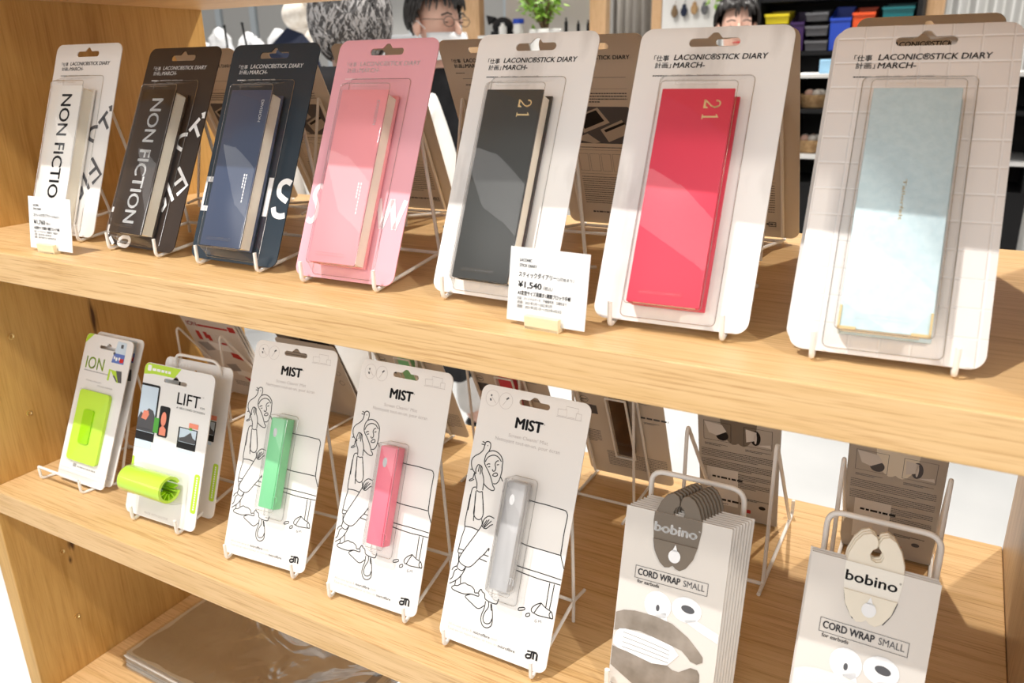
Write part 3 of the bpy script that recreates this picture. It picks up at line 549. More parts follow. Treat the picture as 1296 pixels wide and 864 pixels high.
# ------------------------------------------------------------------ LIFT packs
def lift(loc, rot, wh, label, group, product=True, band=True):
    W, Hh = .1206, .1893
    root = thing('cable_holder_pack', label, 'packaged accessory', loc, rot, group); root.scale = (wh[0] / W, 1, wh[1] / Hh)
    slab([rrect(-W / 2, W / 2, 0, Hh, .0085, 8), hang_hole(-.0042, .1688, .039, .0048, .0045)], 0, .0012).build('backing_card', M['white'], root)
    p = Print(); band and p.poly([(-.0600, .1740), (-.0600, .1810), (-.0585, .1860), (-.0550, .1885), (.0030, .1885), (-.0070, .1762), (-.0430, .1762)])
    p.poly(rrect(.0488, .0577, .022, .069, .003)); p.poly([(-.0600, .0545), (-.0600, .0706), (-.0565, .0700), (-.0558, .0580)]); p.build('lime_print', M['limeink'], root)
    p = Print(FRONT, .0003); p.poly(rrect(-.0545, -.0480, .1790, .1865, .0015)); p.lines(-.0460, -.0160, .1800, .0032, 1, seed=21, ragged=1.6)
    for i in range(14): p.rect(.0524, .0545, .0260 + i * .0029, .0279 + i * .0029)
    p.build('white_print', M['inkw'], root)
    p = Print(); p.rect(.0030, .0031, .1, .1001)
    if band: p.text('LIFT', .0030, .1464, .0140, .0380, bold=.006); p.text('™', .0440, .1590, .0018); p.text('FOR', .0424, .1464, .0022, .0075); p.text('A SECOND SCREEN', .0032, .1408, .0023, .0475)
    p.build('black_name', M['ink'], root)
    p = Print(); p.text('MADE WITH SILICONE', -.0258, .0046, .0026, .0405); p.quad((-.0600, .0830), (-.0285, .0835), (-.0285, .0828), (-.0600, .0823)); p.build('grey_print', M['inkl'], root)
    p = Print(); p.poly(rrect(-.0603, -.0278, .0925, .1630, [.0, .0, .003, .0])); p.poly(rrect(-.0237, -.0058, .1018, .1398, .003)); p.poly(rrect(.0120, .0437, .0945, .1200, .0008)); p.build('device_outlines', M['ink'], root)
    p = Print(FRONT, .00030); p.rect(-.0600, -.0305, .1100, .1602); p.rect(-.0600, -.0286, .1030, .1036); p.rect(-.0600, -.0310, .0830, .0925).rect(.0145, .0420, .1025, .1190).rect(.0150, .0400, .0900, .0940); p.build('sky_screens', M['sky'], root)
    p = Print(FRONT, .00042); p.poly([(-.0600, .1040), (-.0600, .1180), (-.0560, .1270), (-.0500, .1240), (-.0430, .1330), (-.0350, .1310), (-.0308, .1250), (-.0308, .1040)])
    p.poly([(.0150, .1030), (.0150, .1070), (.0230, .1090), (.0300, .1140), (.0330, .1160), (.0370, .1100), (.0420, .1080), (.0420, .1030)]); p.lines(-.0580, -.0310, .1060, .0014, 1, seed=2); p.build('dark_hills', M['inkd'], root)
    p = Print(FRONT, .00050); p.poly([(-.0540, .1190), (-.0510, .1290), (-.0430, .1300), (-.0410, .1250), (-.0450, .1180)]); p.rect(.0285, .0440, .1213, .1272); p.poly(ell(-.0150, .1240, .0045, .0090)); p.poly([(-.020, .104), (-.020, .112), (-.015, .117), (-.009, .112), (-.009, .104)]); p.build('coral_details', M['coral'], root)
    p = Print(FRONT, .00056); p.rect(-.0307, -.0222, .1050, .1237); p.rect(.0300, .0345, .1185, .1215); p.build('green_clip_picture', M['greenink'], root)
    if not product: return root
    # C shaped silicone holder with comb teeth, lying across the card inside a clear dome
    V = []; F = []; n = 26; R1, R2 = .0162, .0128; cy, cz = -.0185, .0478; a0, a1 = math.radians(-250), math.radians(70)
    for u in (-.0400, .0310):
        for i in range(n):
            a = a0 + (a1 - a0) * i / (n - 1) - math.pi * .5 + .25
            for R in (R1, R2): V.append((u, cy + R * math.cos(a), cz + R * math.sin(a)))
    m = 2 * n
    for i in range(n - 1):
        for b in (0, 1): F.append((2 * i + b, 2 * i + 2 + b, m + 2 * i + 2 + b, m + 2 * i + b))
        for e in (0, m): F.append((e + 2 * i, e + 2 * i + 1, e + 2 * i + 3, e + 2 * i + 2))
    F += [(0, 1, m + 1, m), (m - 2, m - 1, 2 * m - 1, 2 * m - 2)]
    MB().add(V, F).build('silicone_holder', M['lime'], root, smooth=True)
    tb = MB()
    for k in range(6):
        a = math.radians(-150 + 34 * k); c, s_ = math.cos(a), math.sin(a); q = .0010
        pts = [(cy + R2 * c - q * s_, cz + R2 * s_ + q * c), (cy + R2 * c + q * s_, cz + R2 * s_ - q * c), (cy + .0055 * c + q * .6 * s_, cz + .0055 * s_ - q * .6 * c), (cy + .0055 * c - q * .6 * s_, cz + .0055 * s_ + q * .6 * c)]
        tb.add([(u, y_, z_) for u in (-.0395, .0305) for y_, z_ in pts], [(0, 1, 2, 3), (4, 5, 6, 7), (0, 1, 5, 4), (1, 2, 6, 5), (2, 3, 7, 6), (3, 0, 4, 7)])
    tb.build('comb_teeth', M['lime2'], root)
    d = MB(); V = []; F = []; k = 22; us = [(-.0440, .55), (-.0425, .9), (-.0395, 1), (.0335, 1), (.0372, .95), (.0392, .6)]
    for u, sc in us:
        for i in range(k):
            a = math.pi * i / (k - 1); V.append((u, -.0004 - (.0360 * math.sin(a) ** .55) * sc, .0480 + .0178 * math.cos(a) * (.75 + .25 * sc)))
    for j in range(len(us) - 1):
        for i in range(k - 1): F.append((j * k + i, j * k + i + 1, (j + 1) * k + i + 1, (j + 1) * k + i))
    F += [tuple(range(k)), tuple((len(us) - 1) * k + i for i in range(k))]
    d.add(V, F).build('clear_dome', M['clear'], root, smooth=True)
    return root
L3 = [.2838,.0446,.0402,.3613,.1206,.1893]; x, y, yaw, tl, wd, ht = L3
lift((x, y, Z2 + .006), (-tl, 0, yaw), (wd, ht), 'white pack with a lime green silicone cable holder tube in front', 'cable holder packs')
lift((x - .003, y + .032, Z2 + .005), (-tl, 0, yaw), (wd * .97, ht * .99), 'plain white pack standing right behind the lime cable holder pack', 'cable holder packs', False, False)
stand(x, y, Z2, yaw, 'white wire stand with a tall rounded loop behind the lime cable holder packs', 'loop topped wire stands', s=.0385, jy=.094, jz=.020, tilt=tl, top=0, kind='loop', H=.188, r=.0020)

# ------------------------------------------------------------------ ION packs
def ion(loc, rot, wh, label, group, accent='lime', product=True):
    W, Hh = .0971, .1997
    root = thing('adhesive_pad_pack', label, 'packaged accessory', loc, rot, group); root.scale = (wh[0] / W, 1, wh[1] / Hh)
    slab([rrect(-W / 2, W / 2, 0, Hh, .0075, 8), hang_hole(.0012, .1822, .0375, .0042, .0042)], 0, .0012).build('backing_card', M['white'], root)
    p = Print(); product and p.poly([(-.0484, .1858), (-.0484, .1925), (-.0462, .1975), (-.0415, .1995), (-.0334, .1995)]); p.text('ION', -.0386, .1526, .0160, .0372, bold=.004)
    p.quad((.0102, .1423), (.0140, .1423), (.0140, .1575), (.0105, .1575)); p.quad((.0130, .1575), (.0300, .1420), (.0400, .1428), (.0361, .1560)); p.build('lime_print', M['limeink'], root)
    p = Print(FRONT, .0003); p.poly([(.0330, .1425), (.0400, .1428), (.0361, .1579), (.0250, .1575)]); p.quad((.0205, .1500), (.0290, .1430), (.0310, .1440), (.0230, .1510)); p.rect(.0250, .0300, .1880, .1930); p.rect(.0125, .0165, .1780, .1812); p.build('dark_corner', M['inkd'], root)
    p = Print(); p.quad((.0120, .1670), (.0363, .1671), (.0353, .1960), (.0172, .1967)); p.build('screen_picture', M['sky'], root)
    p = Print(FRONT, .0003); p.quad((.0120, .1670), (.0363, .1671), (.0358, .1800), (.0142, .1800)); p.build('screen_picture_lower', M['bluep'], root)
    p = Print(FRONT, .0004); p.poly(ell(.0300, .1715, .0028, .0030)); p.rect(.0325, .0352, .1690, .1745); p.build('app_icons', M['red_ink'], root)
    p = Print(FRONT, .0004); p.poly(ell(.0210, .1725, .0022, .0026)); p.poly(ell(.0265, .1735, .0018, .0022)); p.poly(ell(.0165, .1740, .0016, .0022)); p.build('white_icons', M['inkw'], root)
    p = Print(); p.lines(-.0392, -.0020, .1488, .0012, 1, seed=5, ragged=1.6); p.text('FITS ALL WALLETS', -.0310, .1355, .0018, .0320); p.text('FITS ALL PHONES', -.0060, .1310, .0018, .0310)
    p.poly(rrect(-.0210, -.0140, .0188, .0235, .001)); p.lines(-.0120, .0125, .0192, .0022, 1, seed=22, ragged=1.6); p.rect(-.0440, .0440, .0145, .0147); p.rect(-.0440, .0440, .0095, .0097); p.build('grey_print', M['inkg'], root)
    if product:
        slab([rrect(-.0330, .0287, .0278, .1238, .0055, 6)], -.0042, -.0002).build('silicone_pad', M['lime'], root, smooth=True)
        slab([rrect(-.0142, .0062, .0527, .0987, .0035, 6)], -.0062, -.0040).build('raised_grip', M['lime2'], root, smooth=True)
        b = MB(); blister(b, (-.0345, .0302, .0262, .1254), (-.0338, .0295, .0270, .1246), .0070, .006); b.build('clear_blister', M['clear'], root, smooth=True)
    return root
I3 = [.1058,.0593,.014,.4356,.0971,.1997]; x, y, yaw, tl, wd, ht = I3
for k, (dx, dy, n) in enumerate(((0, 0, 'front'), (.0030, .0105, 'second'))):
    ion((x + dx, y + dy, Z2 + .006), (-tl - .015 * k, 0, yaw), (wd, ht), {'front': 'white pack with a flat lime green silicone pad, nearest the left panel', 'second': 'second pad pack, only an edge showing behind the flat lime pad'}[n], 'silicone pad packs stacked on the wire stand', product=(k == 0))
r_ = thing('wire_easel', 'white wire stand with a raised front lip holding the lime pad packs', 'display stand', (.083, .0535, Z2), (0, 0, 0), 'white wire stands with a lip')
for sx in (-1, 1):
    MB().tube([(sx * .044, -.0065, .0205), (sx * .044, -.0065, .0022), (sx * .044 + .004, .012, .0022), (.023 + sx * .040, .034, .0024), (.023 + sx * .040, .110, .0060)], .0018, 8, .006).build('base_wire', M['white_wire'], r_, smooth=True)
    MB().tube([(.023 + sx * .040, .110, .0018), (.023 + sx * .040, .0905, .1390), (.023 + sx * .040, .0885, .1420), (.023 + sx * .040, .0865, .1390), (.023 + sx * .040, .040, .0050)], .0018, 8, .003).build('upright_wire', M['white_wire'], r_, smooth=True)
MB().tube([(-.044, -.0065, .0205), (.044, -.0065, .0205)], .0018, 8).build('front_lip', M['white_wire'], r_, smooth=True)
MB().tube([(-.017, .110, .0060), (.063, .110, .0060)], .0018, 8).build('cross_wire', M['white_wire'], r_, smooth=True)

# rear ION and LIFT packs, facing the other side
def ion_back(x, y, yaw, k, label):
    W, Hh = .1150, .1770
    root = thing('adhesive_pad_pack', label, 'packaged accessory', (x, y, Z2 + .006), (-.40, 0, math.pi + yaw), 'red printed packs facing the other side')
    slab([rrect(-W / 2, W / 2, 0, Hh, .004, 6)], 0, .0030).build('backing_card', M['bobcard'], root)
    if k == 0:
        p = Print(BACK, .0032); p.text('ION', -.0500, .1480, .0090, .0220, bold=.01); p.rect(-.0260, .0400, .1490, .1530); p.poly(rrect(.0420, .0560, .1470, .1580, .001))
        p.poly(rrect(-.0400, -.0310, .1190, .1380, .002)); p.poly(rrect(-.0230, -.0150, .1240, .1380, .001)); p.poly(rrect(-.0170, -.0090, .1200, .1330, .001)); p.poly(rrect(.0080, .0200, .1150, .1200, .0005))
        p.quad((.0180, .0900), (.0400, .0860), (.0400, .0980), (.0180, .1010)); p.quad((.0200, .0480), (.0480, .0400), (.0500, .0240), (.0330, .0260)); p.build('red_print', M['redp'], root)
        p = Print(BACK, .00325); p.poly([(-.0500, .1120), (-.0250, .1150), (-.0150, .1000), (-.0350, .0950)]); p.poly([(-.0100, .0700), (.0150, .0750), (.0200, .0600), (.0000, .0560)]); p.lines(-.0100, .0300, .0330, .0022, 3, .004, 3); p.lines(-.045, .05, .1700, .0012, 2, .003, 4); p.build('grey_print', M['inkg'], root)
        p = Print(BACK, .00322); p.frame(.0000, .0120, .1200, .1380, .0006); p.poly([(-.0250, .1180), (.0200, .1150), (.0250, .1020), (-.0100, .1000)]); p.poly([(.0050, .0650), (.0450, .0600), (.0450, .0480), (.0080, .0500)]); p.build('white_print', M['inkw'], root)
    return root
for k in range(3):
    ion_back(.076 - .004 * k, .388 + .008 * k, .02, k, ['red printed pack facing away at the left panel, nearest of its stack', 'second of the red printed packs facing away', 'farthest of the red printed packs facing away'][k])
stand(.083, D - .045, Z2, math.pi, 'white wire easel with hairpin sides around the red printed packs', 'white wire easels facing away on the lower shelf', s=.0480, jy=.120, jz=.004, tilt=.0, top=0, kind='rear_hairpin', H=.140)
def plain_back(x, y, yaw, tl, W, Hh, label, m, txt):
    root = thing('cable_holder_pack', label, 'packaged accessory', (x, y, Z2 + .006), (-tl, 0, math.pi + yaw), 'dark and brown packs facing the other side')
    slab([rrect(-W / 2, W / 2, 0, Hh, .006, 6), hang_hole(0, Hh - .019, .036, .005, .004)], 0, .0012).build('backing_card', m, root)
    p = Print(BACK, .0014)
    if txt: p.text('LIFT', -.0500, Hh - .024, .0120, .0260); p.poly(rrect(-.010, .050, Hh - .072, Hh - .034, .003)); p.lines(-.05, .05, .085, .0020, 6, .006, 3)
    else:
        for i in range(4): p.stroke([(.042 + .0045 * math.cos(a * .2618), .075 + i * .020 + .0045 * math.sin(a * .2618)) for a in range(25)], .0007, False)
        p.lines(-.05, .03, .13, .0018, 8, .006, 3)
    p.build('back_print', M['ink'] if txt else M['inkd'], root)
    return root
plain_back(.249, .418, -.02, .42, .1206, .190, 'dark printed pack back facing away, partly behind the green bottle card', mottled('dark_photo_print', (.10, .085, .07), (.26, .21, .17), 30, .4), True)
plain_back(.262, .398, .03, .40, .1150, .150, 'shade-toned card back with rounded corner leaning before the dark pack back', M['shade_brown'], False)
stand(.250, D - .045, Z2, math.pi, 'white wire easel under the dark printed pack back', 'white wire easels facing away on the lower shelf', s=.0420, jy=.090, jz=.004, tilt=.42, top=.120)

# ------------------------------------------------------------------ cord wrap packs
def wrap_outline():
    R = [(0, .1215), (.0030, .1190), (.0065, .1182), (.0110, .1215), (.0160, .1300), (.0192, .1400), (.0206, .1550), (.0196, .1680), (.0160, .1780), (.0115, .1845), (.0065, .1868), (.0025, .1850), (.0010, .1812), (.0012, .1775), (.0042, .1750), (.0056, .1710), (.0042, .1668), (0, .1652)]
    return [(u * .98, v) for u, v in R] + [(-u * .98, v) for u, v in reversed(R[1:-1])]
def cord_pack(loc, rot, label, dark, group, front=True, h=.1640):
    root = thing('cord_wrap_pack', label, 'packaged cord wrap', loc, rot, group); W = .0910
    slab([rrect(-W / 2, W / 2, 0, h, .0006, 2)], 0, .0006).box(-W / 2, W / 2, .0024, .0029, 0, h - .001).box(-W / 2, -W / 2 + .0006, .0005, .0026, 0, h).build('folded_card', M['bobcard'], root)
    body = M['taupe'] if dark else M['ivory']; art = M['taupe_ink'] if dark else M['ivory_ink']
    slab([[(u, v - (.0045 if v > .15 and dark else 0)) for u, v in wrap_outline()]], .0007, .0038 if dark else .0060, bev=.0007).build('cord_wrap', body, root, smooth=True)
    if not front: return root
    # the wrap's lower end comes out through the die cut below the name band
    low = [(0, .1215), (.0030, .1190), (.0065, .1182), (.0110, .1215), (.0160, .1300), (.0185, .1405), (-.0185, .1405), (-.0160, .1300), (-.0110, .1215), (-.0065, .1182), (-.0030, .1190)]
    slab([low], -.0016, -.0002, bev=.0004).build('wrap_end', body, root, smooth=True)
    p = Print(FRONT, .0004); p.poly([(-.0205, .1625), (.0205, .1625), (.0205, .1550), (.0190, .1405), (-.0190, .1405), (-.0205, .1550)] if not dark else [(-.0205, h), (.0205, h), (.0208, .1560), (.0190, .1405), (-.0190, .1405), (-.0208, .1560)])
    p.build('name_band', M['taupe'] if dark else M['ivory_ink'], root)
    p = Print(FRONT, .0006); lt = 'bobino'; p.text(lt, -.0190, .1478, .0078, .0362, bold=.034 if dark else .020); p.text('®', .0182, .1545, .0014); p.build('name_lettering', M['inkw'] if dark else M['ink'], root)
    p = Print(FRONT, .0022); p.poly(ell(.0008, .1295, .0052, .0058)); p.poly([(-.0015, .134), (.0008, .1400), (.0031, .134)]); p.build('wrap_slot', M['coolwhite'], root)
    p = Print(FRONT, .0005)
    if dark: p.stroke([(-.0190, .1405), (-.0165, .1300), (-.0110, .1212), (-.0065, .1178)], .0006)
    else: p.stroke([(-.0185, .1400), (-.0160, .1295), (-.0095, .1190)], .0008); p.stroke([(.0190, .1400), (.0165, .1300), (.0115, .1205)], .0008); 
    p.frame(-.0318, .0316, .1018, .1132, .0004); p.text('CORD WRAP', -.0292, .1052, .0056, .0370, bold=.022); p.text('SMALL', .0108, .1052, .0054, .0180); p.text('for earbuds', -.0290, .0980, .0030, .0195, bold=.014)
    p.poly(ell(-.0085, .0802, .0016, .0030)); p.poly(ell(.0171, .0863, .0058, .0034, rot=-.12)); p.build('black_print', M['inkd'], root)
    p = Print(FRONT, .00045); p.poly(ell(-.0088, .0825, .0118, .0125)); p.poly(ell(.0160, .0855, .0128, .0112)); p.poly([(.0240, .0790), (.0448, .0720), (.0448, .0640), (.0300, .0690), (.0140, .0760)]); p.poly([(-.001, .078), (.004, .060), (-.002, .058), (-.010, .074)])
    p.build('earbud_picture', M['coolwhite'], root)
    p = Print(FRONT, .00055)
    p.poly([(-.0448, .0662), (-.0380, .0700), (-.0279, .0721), (-.0100, .0725), (.0054, .0699), (.0200, .0620), (.0300, .0530), (.0342, .0486), (.0345, .0440), (.0299, .0408), (.0240, .0420), (.0219, .0443), (.0160, .0490), (.0084, .0504), (0, .0520), (-.0103, .0535), (-.0220, .0552), (-.0346, .0535), (-.0448, .0493)])
    p.poly([(-.0448, .0347), (-.0380, .0336), (-.0316, .0333), (-.0200, .0310), (-.0082, .0297), (.0049, .0320), (.0100, .0293), (.0156, .0293), (.0252, .0363), (.0310, .0360), (.0332, .0327), (.0342, .0200), (.0220, .0070), (.0050, -.0) , (-.0200, .0040), (-.0448, .0170)]); p.build('wrap_picture', art, root)
    p = Print(FRONT, .0007); p.poly([(-.0446, .0407), (-.0430, .0480), (-.0400, .0520), (-.0346, .0535), (-.0103, .0535), (.0080, .0504), (.0140, .0440), (.0090, .0370), (.0049, .0320), (-.0082, .0297), (-.0310, .0333), (-.0398, .0340), (-.0440, .0365)]); p.build('coiled_cable_picture', M['coolwhite'], root)
    p = Print(FRONT, .0008)
    for i in range(4): p.stroke([(-.0360, .0500 - i * .0045), (-.0180, .0485 - i * .0042), (.0060, .0455 - i * .0036)], .0006)
    p.build('cable_lines', M['inkg'], root)
    return root
GB = 'dark cord wrap packs'
for k in range(8):
    lab = 'dark taupe cord wrap pack at the very front of its stack' if k == 0 else 'dark taupe cord wrap pack, %s behind the frontmost of its stack' % ['', 'first', 'second', 'third', 'fourth', 'fifth', 'sixth', 'seventh and last'][k]
    cord_pack((.9165 + .0016 * k, .0580 + .0037 * k, Z2 + .004), (-.235 + .002 * k, 0, .035 - .003 * k), lab, True, GB, k == 0)
for k in range(3):
    lab = ['pale cord wrap pack with an ivory loop, front of its stack', 'pale cord wrap pack just behind the front ivory one', 'rearmost pale cord wrap pack of the ivory stack'][k]
    cord_pack((1.0668 - .001 * k, .0550 + .0040 * k, Z2 + .004), (-.285 + .010 * k, 0, -.0261), lab, False, 'pale cord wrap packs', k == 0, .1625)
for x, yaw, n in ((.9145, 0, 'dark'), (1.0675, -.01, 'pale')):
    stand(x, .0580, Z2, yaw, 'thick white wire stand with a rounded loop behind the %s cord wrap packs' % n, 'loop topped wire stands', s=.0425, jy=.093, jz=.006, tilt=.2, top=0, kind='loop', H=.171, r=.0025, stub=.024)
def cord_back(x, y, yaw, k, dark, label):
    root = thing('cord_wrap_pack', label, 'packaged cord wrap', (x, y, Z2 + .004), (-.30 + .012 * k, 0, math.pi + yaw), 'cord wrap packs facing the other side'); W = .0905; h = .1640
    m = M['shade_brown']; slab([rrect(-W / 2, W / 2, 0, h, .0006, 2)], 0, .0006).box(-W / 2, W / 2, .0024, .0029, 0, h - .001).box(-W / 2, -W / 2 + .0006, .0005, .0026, 0, h).build('folded_card', m, root)  # card back browned in its colour for the shade of the bay
    slab([wrap_outline()], .0007, .0030, bev=.0006).build('cord_wrap', M['taupe'] if dark else M['ivory'], root, smooth=True)
    if k: return root
    p = Print(BACK, .0031); p.lines(-.042, .040, .1050, .0009, 5, .0026, 3); p.lines(-.042, .040, .0890, .0009, 5, .0026, 4); p.lines(.0, .040, .0730, .0009, 4, .0026, 5); p.lines(.0, .040, .0600, .0009, 4, .0026, 6); p.lines(-.038, -.012, .1140, .0008, 2, .002, 7); p.lines(.008, .036, .1140, .0008, 2, .002, 8)
    for u in (-.0390, .0060): p.frame(u, u + .0310, .1200, .1480, .0004)
    p.poly(ell(-.0180, .1290, .0070, .0075)); p.poly(ell(.0190, .1340, .0055, .0110)); p.poly(ell(.028, .026, .004, .003)); p.build('back_print', M['ink'] if dark else M['inkd'], root)
    p = Print(BACK, .0033); p.poly([(-.0380, .1470), (-.0180, .1450), (-.0130, .1360), (-.0240, .1280), (-.0330, .1310)]); p.poly([(.0080, .1450), (.0200, .1430), (.0180, .1300), (.0090, .1260)]); p.poly(ell(.0190, .1340, .0014, .0085)); p.poly([(.0200, .1240), (.0360, .1230), (.0350, .1280)])
    p.build('hand_pictures', M['bobcard'], root)
    p = Print(BACK, .0032); p.rect(-.0360, .0000, .0180, .0780); p.build('price_sticker', M['bobcard'], root)
    p = Print(BACK, .0034); p.lines(-.0300, -.0020, .0620, .0030, 1, seed=9, ragged=1.6); p.lines(-.0270, -.0040, .0250, .0034, 1, seed=10, ragged=1.6); p.lines(-.0270, -.0040, .0200, .0012, 1, seed=11); p.lines(.006, .036, .036, .0009, 2, .0022, 12); p.build('barcode', M['ink'], root)
    p = Print(BACK, .0034); p.poly(rrect(.0080, .0150, .0130, .0190, .0008)); p.build('red_mark', M['redp'], root)
    return root
for k in range(6):
    cord_back(.905 - .0008 * k, .384 + .0036 * k, .02, k, True, 'back of the cord wrap pack facing away behind the dark taupe stack, nearest' if k == 0 else 'dark cord wrap pack facing away, layer %s from the near side' % ['', 'two', 'three', 'four', 'five', 'six'][k])
for k in range(6):
    cord_back(1.068 - .0008 * k, .384 + .0036 * k, -.02, k, False, 'back of the cord wrap pack facing away behind the ivory stack, nearest' if k == 0 else 'ivory cord wrap pack facing away, layer %s from the near side' % ['', 'two', 'three', 'four', 'five', 'six'][k])
for x, n in ((.915, 'dark'), (1.0685, 'ivory')):
    stand(x, D - .048, Z2, math.pi, 'white wire easel with hairpin sides at the %s packs facing away' % n, 'white wire easels facing away on the lower shelf', s=.0455, jy=.150, jz=.002, tilt=.0, top=0, kind='rear_hairpin', H=.160, r=.0021)

# ------------------------------------------------------------------ bagged sheets on the bottom shelf
rnd = random.Random(4)
for k in range(8):
    dx, dy = rnd.uniform(-.003, .003), rnd.uniform(-.003, .003); z = Z3 + .0008 + k * .0030
    root = thing('bagged_sheet_set', 'clear bagged set of brown sheets, topmost of the flat pile' if k == 7 else 'clear bagged set of sheets in the flat pile, layer %s from below' % ['one', 'two', 'three', 'four', 'five', 'six', 'seven'][k], 'stationery pack', (.055 + dx, .095 + dy, z), (0, 0, -.02), 'bagged sheet sets on the bottom shelf')
    MB().box(.004, .395, .003, .268, 0, .0018).build('paper_sheets', M['bagbrown'] if k == 7 else M['chipgrey'], root)
    V = []; F = []; nx, ny = (44, 30) if k == 7 else (6, 5)
    for i in range(nx + 1):
        for j in range(ny + 1):
            u, v = i / nx, j / ny; e = min(u, v, 1 - u, 1 - v) * 10
            wv = (.0012 * math.sin(9 * u + 14 * v + 3 * math.sin(7 * v)) + .0010 * math.sin(23 * u - 11 * v)) * min(1, e) if k == 7 else 0
            V.append((u * .42 - .002, v * .275 - .001, .0004 + min(1, e * 2) * .0018 + (abs(wv) if k == 7 else 0)))
    for i in range(nx):
        for j in range(ny): a = i * (ny + 1) + j; F.append((a, a + ny + 1, a + ny + 2, a + 1))
    MB().add(V, F).build('plastic_sleeve', M['clear_bag'], root, smooth=True)
    if k == 7:
        p = MB(); g = Print(); 
        MB().box(.372, .386, .110, .215, .0018, .0020).build('dark_label_strip', M['inkd'], root)
        V, Fc = glyphs('____'); kx = .010 / max(a[0] for a in V)
        MB().add([(.085 + a[0] * kx, .020 + a[1] * kx, .0020) for a in V], Fc).build('small_print', M['inkd'], root)
        MB().add([(.150 + a[0] * kx * 1.4, .012 + a[1] * kx * 1.4, .0020) for a in V], Fc).build('small_print', M['inkd'], root)
# ------------------------------------------------------------------ the shop behind
def struct(o, name=None): o['kind'] = 'structure'; return o
M['floor'] = mottled('pale_polished_floor', (.70, .71, .71), (.80, .805, .80), 1.6, .18, 0, 6, (1, 1, 1), .35, .65, .5)
M['wall'] = mottled('grey_wall_paint', (.50, .49, .475), (.54, .53, .515), 2, .8)
M['wallpanel'] = mat('grey_wall_panel', (.55, .545, .53), .7, .2); M['strip'] = mat('pale_blue_strip', (.58, .64, .68), .5, .3); M['curtain'] = mottled('greige_curtain', (.36, .33, .30), (.44, .41, .37), 3, .9, 0, 3, (6, 6, 1))
M['postwood'] = wood('pine_post', (.72, .47, .27), (.58, .35, .18), 'z', seed=5); M['offwhite'] = mat('off_white_paint', (.80, .79, .77), .6, .2)
M['blackm'] = mat('matt_black', (.012, .012, .013), .6, .2); M['leaf'] = mottled('leaf_green', (.16, .36, .03), (.34, .55, .08), 12, .5); M['stem'] = mat('brown_stem', (.20, .13, .07), .8)
M['cloth_white'] = mottled('white_cloth', (.76, .75, .73), (.88, .87, .85), 8, .85, .3); M['bag'] = mottled('white_film_bag', (.70, .72, .75), (.93, .93, .94), 14, .25, .6); M['fur'] = mottled('cream_fur', (.74, .67, .58), (.90, .85, .78), 30, .95, .8)
M['yellow'] = mat('yellow_plastic', (.85, .68, .02), .4); M['purple'] = mat('dark_purple_plastic', (.05, .02, .10), .4); M['grey'] = mat('grey_plastic', (.13, .13, .14), .45); M['blue'] = mat('blue_plastic', (.02, .07, .50), .4); M['orange'] = mat('orange_red_plastic', (.85, .10, .02), .4); M['teal'] = mat('teal_plastic', (.01, .18, .20), .4)
M['hairg'] = mat('dark_grey_hair', (.045, .043, .045), .45); M['hairl'] = mat('light_grey_hair', (.30, .295, .30), .4); M['hairb'] = mat('black_hair', (.018, .015, .014), .4, .5); M['lensm'] = mat('glasses_frame', (.10, .07, .06), .3)
M['mask'] = mat('white_mask', (.88, .89, .90), .8); M['basket'] = mottled('woven_basket', (.35, .20, .09), (.55, .36, .18), 60, .8, .4); M['blackcloth'] = mottled('black_cloth', (.010, .010, .012), (.025, .025, .028), 10, .9); M['dkblue'] = mat('midnight_blue_fabric', (.012, .018, .045), .8); M['screenblue'] = mat('pale_blue_box', (.35, .62, .85), .4)
f = MB().box(-9, 5, -2.5, 9, FLOOR - .05, FLOOR).build('floor', M['floor']); struct(f)
w_ = MB().box(-9, 4, 7.5, 7.6, FLOOR, 1.9).build('wall_back', M['wall']); struct(w_)
for i in range(16):
    x = -8.9 + i * .62
    MB().box(x + .012, x + .50, 7.47, 7.5, FLOOR + .1, 1.85).build('wall_panel', M['wallpanel'], w_)
    MB().box(x + .51, x + .60, 7.45, 7.5, FLOOR + .1, 1.85).build('wall_strip', M['strip'], w_)
def curtain(name, x0, x1, y, m, label, n, z0=FLOOR + .03, z1=1.5, amp=.035):
    V = []; F = []; k = n * 10
    for i in range(k + 1):
        x = x0 + (x1 - x0) * i / k; yy = y + amp * math.sin(2 * math.pi * n * i / k)
        for q in (0, .006): V += [(x, yy + q, z0), (x, yy + q, z1)]
    for i in range(k):
        a = i * 4; b = a + 4; F += [(a, b, b + 1, a + 1), (a + 2, a + 3, b + 3, b + 2), (a + 1, b + 1, b + 3, a + 3), (a, a + 2, b + 2, b)]
    return tag(MB().add(V, F).build(name, m, smooth=True), label, 'curtain')
curtain('curtain', -1.66, -1.22, 6.0, M['curtain'], 'grey beige floor length curtain behind the two distant heads', 6)
curtain('curtain', .82, 1.75, 6.0, M['wallpanel'], 'pale grey folded curtain in the top right corner', 9, amp=.05)
tag(MB().box(-.897, -.818, 5.0, 5.08, FLOOR, .9, .004).build('wooden_post', M['postwood']), 'orange brown wooden post beside the white pegboard', 'post')
tag(MB().box(.785, .885, 4.2, 4.28, FLOOR, .9, .004).build('wooden_post', M['postwood']), 'wooden post right of the black bin rack', 'post')
pb = tag(MB().box(-.826, -.44, 5.0, 5.02, .1, .9).build('pegboard', M['offwhite']), 'white wall board with small hanging goods', 'pegboard')
